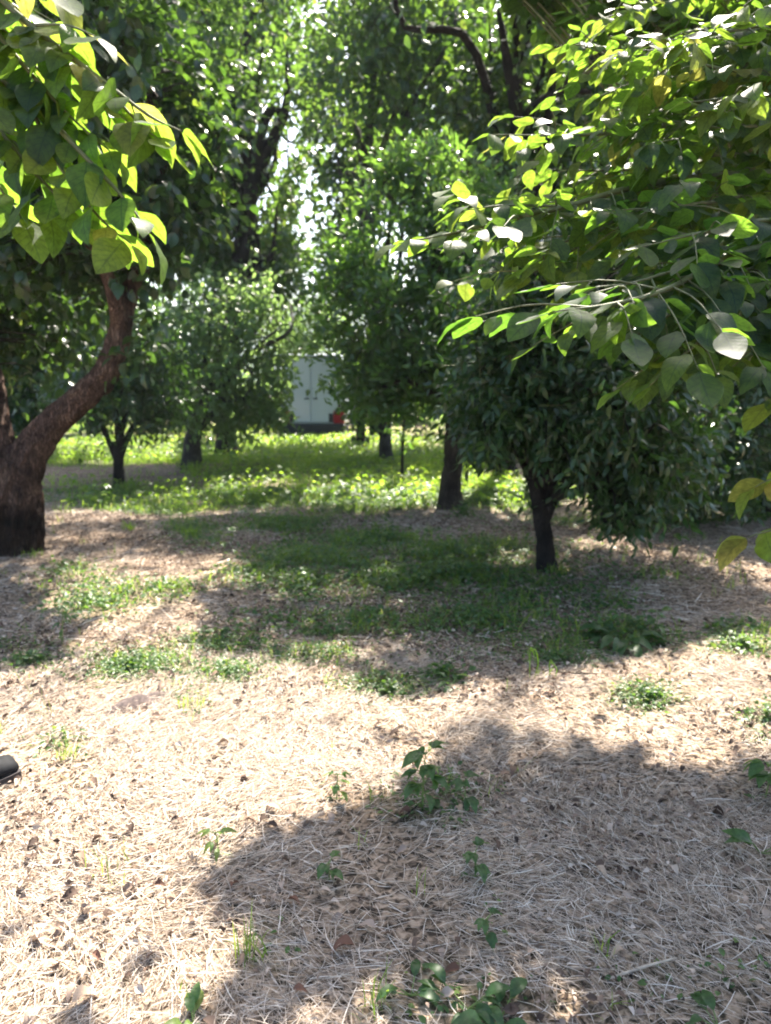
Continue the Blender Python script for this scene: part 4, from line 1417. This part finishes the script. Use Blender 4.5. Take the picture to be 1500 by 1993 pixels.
# ------------------------------------------------------------------ weeds one can point to
def upright_weed(px, py, h, nodes, size, label, lance=False, mat_='weed', lean=.1, rn=.5, group=None):
    p = gp(px, py)
    root = thing('upright_weed', p, label, 'weed', group)
    a = rng.uniform(0, 6.28)
    top = p + np.array([math.cos(a) * lean * h, math.sin(a) * lean * h, h])
    g = Geo()
    C = g.tube([p - np.array([0, 0, .01]), (p + top) / 2 + rng.normal(0, .02, 3) * h, top], [.0045 * (h / .3) ** .5, .0035 * (h / .3) ** .5, .0015], 8, .5, 0, 16)
    gl = Geo()
    Ps, As, Ns, Ss = [], [], [], []
    for k in range(nodes):
        f = .18 + .80 * k / max(1, nodes - 1)
        q_ = C[min(15, int(f * 15))]
        for s in (0, 1):
            an = k * 2.0 + s * math.pi + rng.normal(0, .25)
            d = np.array([math.cos(an), math.sin(an), .35 - .5 * (1 - f) + rng.normal(0, .15)])
            e = q_ + d * size * .35
            g.tube([q_, e], [.002, .0012], 5, .5, 0, 3, 0, 0, False)
            for dd in (0, .7, -.7):
                if dd and f < .5:
                    continue
                an2 = an + dd
                Ps.append(e)
                As.append(np.array([math.cos(an2), math.sin(an2), d[2] - .3]))
                Ns.append(np.array([0, 0, 1.0]) + rng.normal(0, .25, 3))
                Ss.append(size * rng.uniform(.7, 1.1) * (.75 if dd else 1))
    n = len(Ps)
    gl.leaves((leaf_tmpl(6, .34 if lance else .58, .38, .3, .5, .9, .02)), np.array(Ps), np.array(As), np.array(Ns), np.array(Ss), np.clip(rng.normal(rn, .2, n), 0, 1))
    g.build('stem', M['stem'], root)
    gl.build('foliage', M[mat_], root)
    return root


def rosette(px, py, n, size, label, rn=.4, spread=.03, rise=.35, mat_='weed', group=None, name='broadleaf_weed'):
    p = gp(px, py)
    g = Geo()
    a = rng.uniform(0, 2 * math.pi, n)
    P_ = p + np.stack([np.cos(a) * rng.random(n) * spread, np.sin(a) * rng.random(n) * spread, np.full(n, .006) + rng.random(n) * .02], 1)
    ax = np.stack([np.cos(a), np.sin(a), rng.normal(rise, .2, n)], 1)
    tm = leaf_tmpl(7, .5, .5, .3, .8, .8, .03, .25)
    g.leaves(tm, P_, ax, np.array([0, 0, 1.0]) + rng.normal(0, .25, P_.shape), size * rng.uniform(.6, 1.15, n), np.clip(rng.normal(rn, .2, n), 0, 1))
    for k in range(n):
        e = P_[k] + norm(ax[k]) * size * .25
        g.tube([p, e], [.0022, .0016], 5, .5, 1, 3, 0, 0, False)
    o = g.build(name, [M[mat_], M['stem']])
    return place(o, p, label, 'weed', group)


def place(o, p, label, cat, group=None):
    me = o.data
    co = np.empty(len(me.vertices) * 3, np.float32)
    me.vertices.foreach_get('co', co)
    co = co.reshape(-1, 3) - np.asarray(p, np.float32)[None]
    me.vertices.foreach_set('co', co.ravel())
    o.location = [float(c) for c in p]
    return tag(o, label, cat, group)


def mat_weed(px, py, rx, ry, n, size, label, rn=.45, h=.05):
    """a spreading clump: many little leaves round one root"""
    n, h, rx, ry, size = int(n * .8), h * .62, rx * 1.15, ry * 1.2, size * .85
    c = gp(px, py)
    ex, ey = gp(px + rx, py), gp(px, py - ry)
    wx, wy = abs(ex[0] - c[0]), abs(ey[1] - c[1])
    a, r = rng.uniform(0, 2 * math.pi, n), np.minimum(np.abs(rng.normal(0, .5, n)), 1.1)
    x, y = c[0] + np.cos(a) * r * wx, c[1] + np.sin(a) * r * wy
    keep = fbm(np.stack([x * 9, y * 9, x * 0], 1), 2, int(px)) > .30
    x, y, r = x[keep], y[keep], r[keep]
    n = len(x)
    z = hgt(x, y) + rng.uniform(.01, 1, n) * h * np.clip(1.15 - r, .15, 1)
    P_ = np.stack([x, y, z], 1)
    g = Geo()
    a = rng.uniform(0, 2 * math.pi, n)
    g.leaves(leaf_tmpl(4, .62, .5, .3, .4, .9), P_, np.stack([np.cos(a), np.sin(a), rng.normal(.25, .4, n)], 1), np.array([0, 0, 1.0]) + rng.normal(0, .4, P_.shape),
             size * rng.uniform(.6, 1.2, n), np.clip(rng.normal(rn, .25, n), 0, 1))
    for k in range(0, n):
        g.tube([c, np.array([c[0] + (x[k] - c[0]) * .6, c[1] + (y[k] - c[1]) * .6, hz(c[0] + (x[k] - c[0]) * .6, c[1] + (y[k] - c[1]) * .6) + .004]), P_[k]], [.0014, .0009], 3, .5, 1, 3, 0, 0, False)
    return place(g.build('weed_clump', [M['weed'], M['stem']]), c, label, 'weed')


def tuft(px, py, n, h, w, label, rn=.4, rad=.04, lean=.45):
    p = gp(px, py)
    g = Geo()
    x, y = p[0] + np.clip(rng.normal(0, rad * .6, n), -rad, rad), p[1] + np.clip(rng.normal(0, rad * .6, n), -rad, rad)
    blades(g, x, y, h * rng.uniform(.5, 1.1, n), np.full(n, w) * rng.uniform(.7, 1.2, n), np.clip(rng.normal(lean, .25, n), 0, 1.2), np.clip(rng.normal(rn, .2, n), 0, 1))
    return place(g.build('grass_tuft', M['grass']), p, label, 'grass tuft')


upright_weed(822, 1560, .245, 6, .085, 'tall green weed with toothed leaves standing at the edge of the foreground shade', False, rn=.35, lean=.05)
upright_weed(655, 1545, .12, 4, .05, 'small slender weed with few leaves left of the tall toothed weed', rn=.5)
upright_weed(425, 1650, .09, 4, .055, 'pale lime seedling alone on the sunlit straw', True, rn=.9)
upright_weed(435, 1068, .20, 4, .11, 'bright little plant standing in the shade left of the clearing centre', rn=.9)
upright_weed(192, 985, .30, 4, .13, 'leafy plant in front of the little citrus tree with the V fork', rn=.6)
upright_weed(905, 1560, .12, 3, .07, 'low bluish weed close to the right of the tall toothed weed', rn=.1)
upright_weed(120, 1250, .26, 5, .06, 'thin upright weed beside the dark clump on the left', True, rn=.5)
upright_weed(1490, 1540, .16, 4, .11, 'leafy plant cut by the right edge of the view', rn=.4)
upright_weed(1275, 1235, .16, 4, .07, 'sunlit sprig on the shade border at the right', rn=.8)
upright_weed(640, 1700, .07, 3, .05, 'tiny green sprout just inside the foreground shadow edge', rn=.5)
upright_weed(925, 1700, .09, 3, .06, 'little green plant alone in the middle of the foreground shade', rn=.3)
upright_weed(945, 1820, .08, 3, .05, 'small sprout low in the foreground shade above the broad leaved clump', rn=.3)
rosette(910, 1955, 12, .062, 'broad leaved dark green clump at the bottom edge of the view', .15, .09, .5)
rosette(800, 1930, 6, .06, 'smaller broad leaved weed left of the bottom edge clump', .1, .05, .45)
rosette(970, 1985, 7, .075, 'broad leaved weed cut by the bottom edge of the view', .1, .06, .5)
rosette(1400, 1990, 6, .065, 'dark leaved weed in the bottom right corner', .1, .05, .5)
rosette(375, 1985, 6, .06, 'light green seedling at the bottom edge on sunlit straw', .9, .02, .8)
rosette(1205, 1245, 22, .16, 'large flat rosette weed in the shade below the citrus tree', .3, .10, .25)
rosette(1480, 1650, 6, .09, 'green weed at the right edge within the foreground shade', .3, .04, .5)
rosette(880, 1330, 8, .08, 'small rosette at the sunny border of the middle shade', .5, .04, .4)
mat_weed(165, 1175, 75, 40, 150, .05, 'tall sunlit green clump on the left straw', .6, .2)
mat_weed(55, 1290, 65, 22, 190, .045, 'dark green clump at the left edge', .3, .12)
mat_weed(250, 1300, 110, 26, 420, .036, 'wide pale green mat of weeds in full sun', .6, .07)
mat_weed(440, 1305, 65, 17, 170, .032, 'thin pale mat of weeds right of the wide sunlit mat', .6, .05)
mat_weed(440, 1250, 75, 18, 200, .04, 'dark weed mat on the left border of the middle shade', .3, .07)
mat_weed(595, 1140, 60, 30, 230, .06, 'bushy green clump in the middle of the shade', .35, .22)
mat_weed(750, 1335, 60, 18, 150, .045, 'leafy clump on the sunny border of the middle shade', .6, .08)
mat_weed(1265, 1360, 60, 22, 190, .036, 'sunlit green mat on the straw at the right', .6, .07)
mat_weed(1445, 1260, 55, 22, 150, .05, 'sunlit weed clump near the right edge', .7, .1)
mat_weed(1490, 1400, 50, 26, 140, .045, 'weed clump cut by the right edge in the sun', .5, .1)
mat_weed(860, 1310, 60, 20, 130, .05, 'green clump in the middle shade right of centre', .35, .1)
mat_weed(1090, 1280, 70, 16, 130, .045, 'low weed strip along the shade border below the citrus tree', .4, .07)
mat_weed(300, 985, 70, 10, 150, .07, 'bright weed patch lit in front of the thick grey trunk', .8, .12)
mat_weed(640, 1225, 90, 18, 190, .045, 'spreading weed patch in the shade below the bushy clump', .3, .08)
mat_weed(720, 1190, 80, 18, 170, .05, 'weed patch in the heart of the shade', .3, .1)
tuft(370, 1040, 60, .16, .008, 'dark grass tuft in the shade left of centre', .2, .1)
tuft(490, 1850, 24, .12, .004, 'grass tuft on the edge of the foreground shadow', .3, .05)
tuft(250, 1030, 40, .14, .007, 'grass tuft right of the rough reddish trunk', .3, .07)
tuft(1175, 1850, 10, .12, .004, 'few grass blades low in the foreground shade', .35, .03)
tuft(130, 1470, 30, .07, .004, 'faint pale tuft on the sunlit straw near the shoe', .6, .05)
tuft(370, 1370, 26, .09, .004, 'thin grass tuft right of the dark soil heap', .6, .06)
tuft(735, 1960, 16, .11, .004, 'grass tuft at the bottom edge left of the broad leaved clump', .3, .04)

mat_weed(905, 1002, 48, 9, 150, .07, 'dark weeds heaped round the foot of the stout trunk', .2, .22)
tuft(372, 921, 90, .22, .014, 'rank grass round the foot of the thick grey trunk', .35, .14)
tuft(1082, 1112, 40, .12, .007, 'shaded grass at the foot of the thin forked citrus trunk', .25, .08)
tuft(60, 1085, 40, .10, .006, 'grass blades at the foot of the rough reddish trunk', .4, .1)
tuft(236, 950, 50, .16, .010, 'shaded grass under the little citrus tree with the V fork', .3, .1)
for px, py, l_, an, lab in ((790, 1578, .17, .9, 'straight brown stick lying left of the tall toothed weed'), (1250, 1880, .22, .3, 'pale dry stalk lying in the foreground shade'),
                            (240, 1830, .16, 1.2, 'bleached stick on the sunlit straw at the lower left'), (1110, 1310, .3, -.25, 'dark fallen twig near the two hooped shoots')):
    p = gp(px, py) + np.array([0, 0, .016])
    d = np.array([math.cos(an), math.sin(an), .04]) * l_ * .5
    g = Geo()
    g.tube([p - d, p + rng.normal(0, .004, 3), p + d], [.004, .0045, .0028], 7, rng.random(), 0, 14, .2, 0, True, .2)
    g.tube([p + d * .2, p + d * .5 + np.array([-d[1], d[0], .02]) * .35], [.0025, .0012], 5, .3, 0, 5, 0, 0, True)
    place(g.build('fallen_twig', M['bark_brown'] if 'dark' in lab or 'brown' in lab else M['twig_dry']), p, lab, 'twig')

# two hooped shoots that catch the sun
for px, py, h, lab in ((1035, 1320, .16, 'taller hooped green shoot catching the sun'), (1075, 1318, .09, 'shorter hooped shoot beside the taller one')):
    p = gp(px, py)
    g = Geo()
    for s in (-1, 1):
        pts_ = [p + np.array([s * .012, 0, 0]), p + np.array([s * .02, 0, h * .6]), p + np.array([s * .012, .01, h]), p + np.array([-s * .012, .02, h * .93]), p + np.array([-s * .02, .02, h * .55])]
        g.tube([q_ + rng.normal(0, .006, 3) * (q_[2] > p[2] + .02) for q_ in pts_], [.0016, .003, .0028, .0022, .0008], 5, .6, 0, 24)
    place(g.build('hooped_shoot', M['grass']), p, lab, 'weed')

# dry curled leaves one can pick out
DEAD = [(690, 1843, .10, 'big curled russet leaf heap fragment in the foreground shade', .3), (300, 1720, .05, 'dark curled leaf at the tip of the foreground shadow', .05),
        (895, 1890, .06, 'reddish dry leaf above the broad leaved clump', .2), (1215, 1850, .06, 'pale silvery leaf lying low in the foreground shade', 1), (1470, 1810, .06, 'whitish dry leaf near the right edge', 1),
        (1160, 1690, .06, 'bleached leaf lit by a fleck of sun', 1), (800, 1575, .07, 'brown leaf at the foot of the tall toothed weed', .1), (560, 1745, .06, 'russet leaf inside the foreground shadow edge', .3),
        (180, 1860, .05, 'brown leaf on the sunlit straw at the lower left', .3), (140, 1960, .10, 'long bleached leaf in the lower left corner', 1), (450, 1720, .05, 'rust coloured leaf on the shadow border', .3),
        (890, 1560, .06, 'yellowish leaf lying right of the tall toothed weed', .95), (570, 1930, .05, 'orange brown leaf at the bottom near the shadow edge', .4)]
for px, py, s, lab, rn in DEAD:
    p = gp(px, py) + np.array([0, 0, .022])
    g = Geo()
    a = rng.uniform(0, 6.28)
    tm = leaf_tmpl(8, .55, .45, .9, rng.uniform(.5, 1.3), .9, .05)
    s *= .72
    g.leaves(tm, p[None], np.array([[math.cos(a), math.sin(a), .15]]), np.array([[rng.normal(0, .3), rng.normal(0, .3), 1.0]]), s, np.array([rn]))
    place(g.build('fallen_leaf', M['dead']), p, lab, 'leaf')

# dark heap of soil in the sun
p = gp(268, 1362)
n = 26
U, Vv = np.meshgrid(np.linspace(-1, 1, n), np.linspace(-1, 1, n))
rr = np.sqrt(U ** 2 + Vv ** 2)
lx, ly = U * .17, Vv * .07
ang = R(32)
X, Y = p[0] + lx * math.cos(ang) - ly * math.sin(ang), p[1] + (lx * math.sin(ang) + ly * math.cos(ang)) * 1.5
hh = np.clip(1 - rr, 0, 1) ** .7 * .045 * (.4 + 1.2 * fbm(np.stack([X.ravel() * 22, Y.ravel() * 22, X.ravel() * 0], 1), 3, 91).reshape(X.shape)) - .012
Z = hgt(X.ravel(), Y.ravel()).reshape(X.shape) + hh
i, j = np.meshgrid(np.arange(n - 1), np.arange(n - 1), indexing='ij')
q = np.stack([i * n + j, i * n + j + 1, (i + 1) * n + j + 1, (i + 1) * n + j], -1).reshape(-1, 4)
g = Geo()
g.add(np.stack([X.ravel(), Y.ravel(), Z.ravel()], 1), q)
place(g.build('soil_heap', plain_mat('dark_soil', (.075, .055, .05), .95, noise=.5, nscale=60)), p, 'small heap of dark loose soil on the sunlit straw', 'soil heap')

# thin summer haze in the air
bm = bevel_box(-60, 60, -6, 70, -1.4, 24, 0)
me = bpy.data.meshes.new('haze')
bm.to_mesh(me)
bm.free()
hm, nt, out = mat('summer_haze')
pv = nd(nt, 'ShaderNodeVolumePrincipled')
pv.inputs['Color'].default_value = (.86, .93, 1.0, 1)
pv.inputs['Density'].default_value = .0005
nt.links.new(pv.outputs[0], out.inputs['Volume'])
me.materials.append(hm)
haze = bpy.data.objects.new('haze', me)
COL.objects.link(haze)
tag(haze, 'thin pale summer haze in the orchard air', 'haze', kind='stuff')
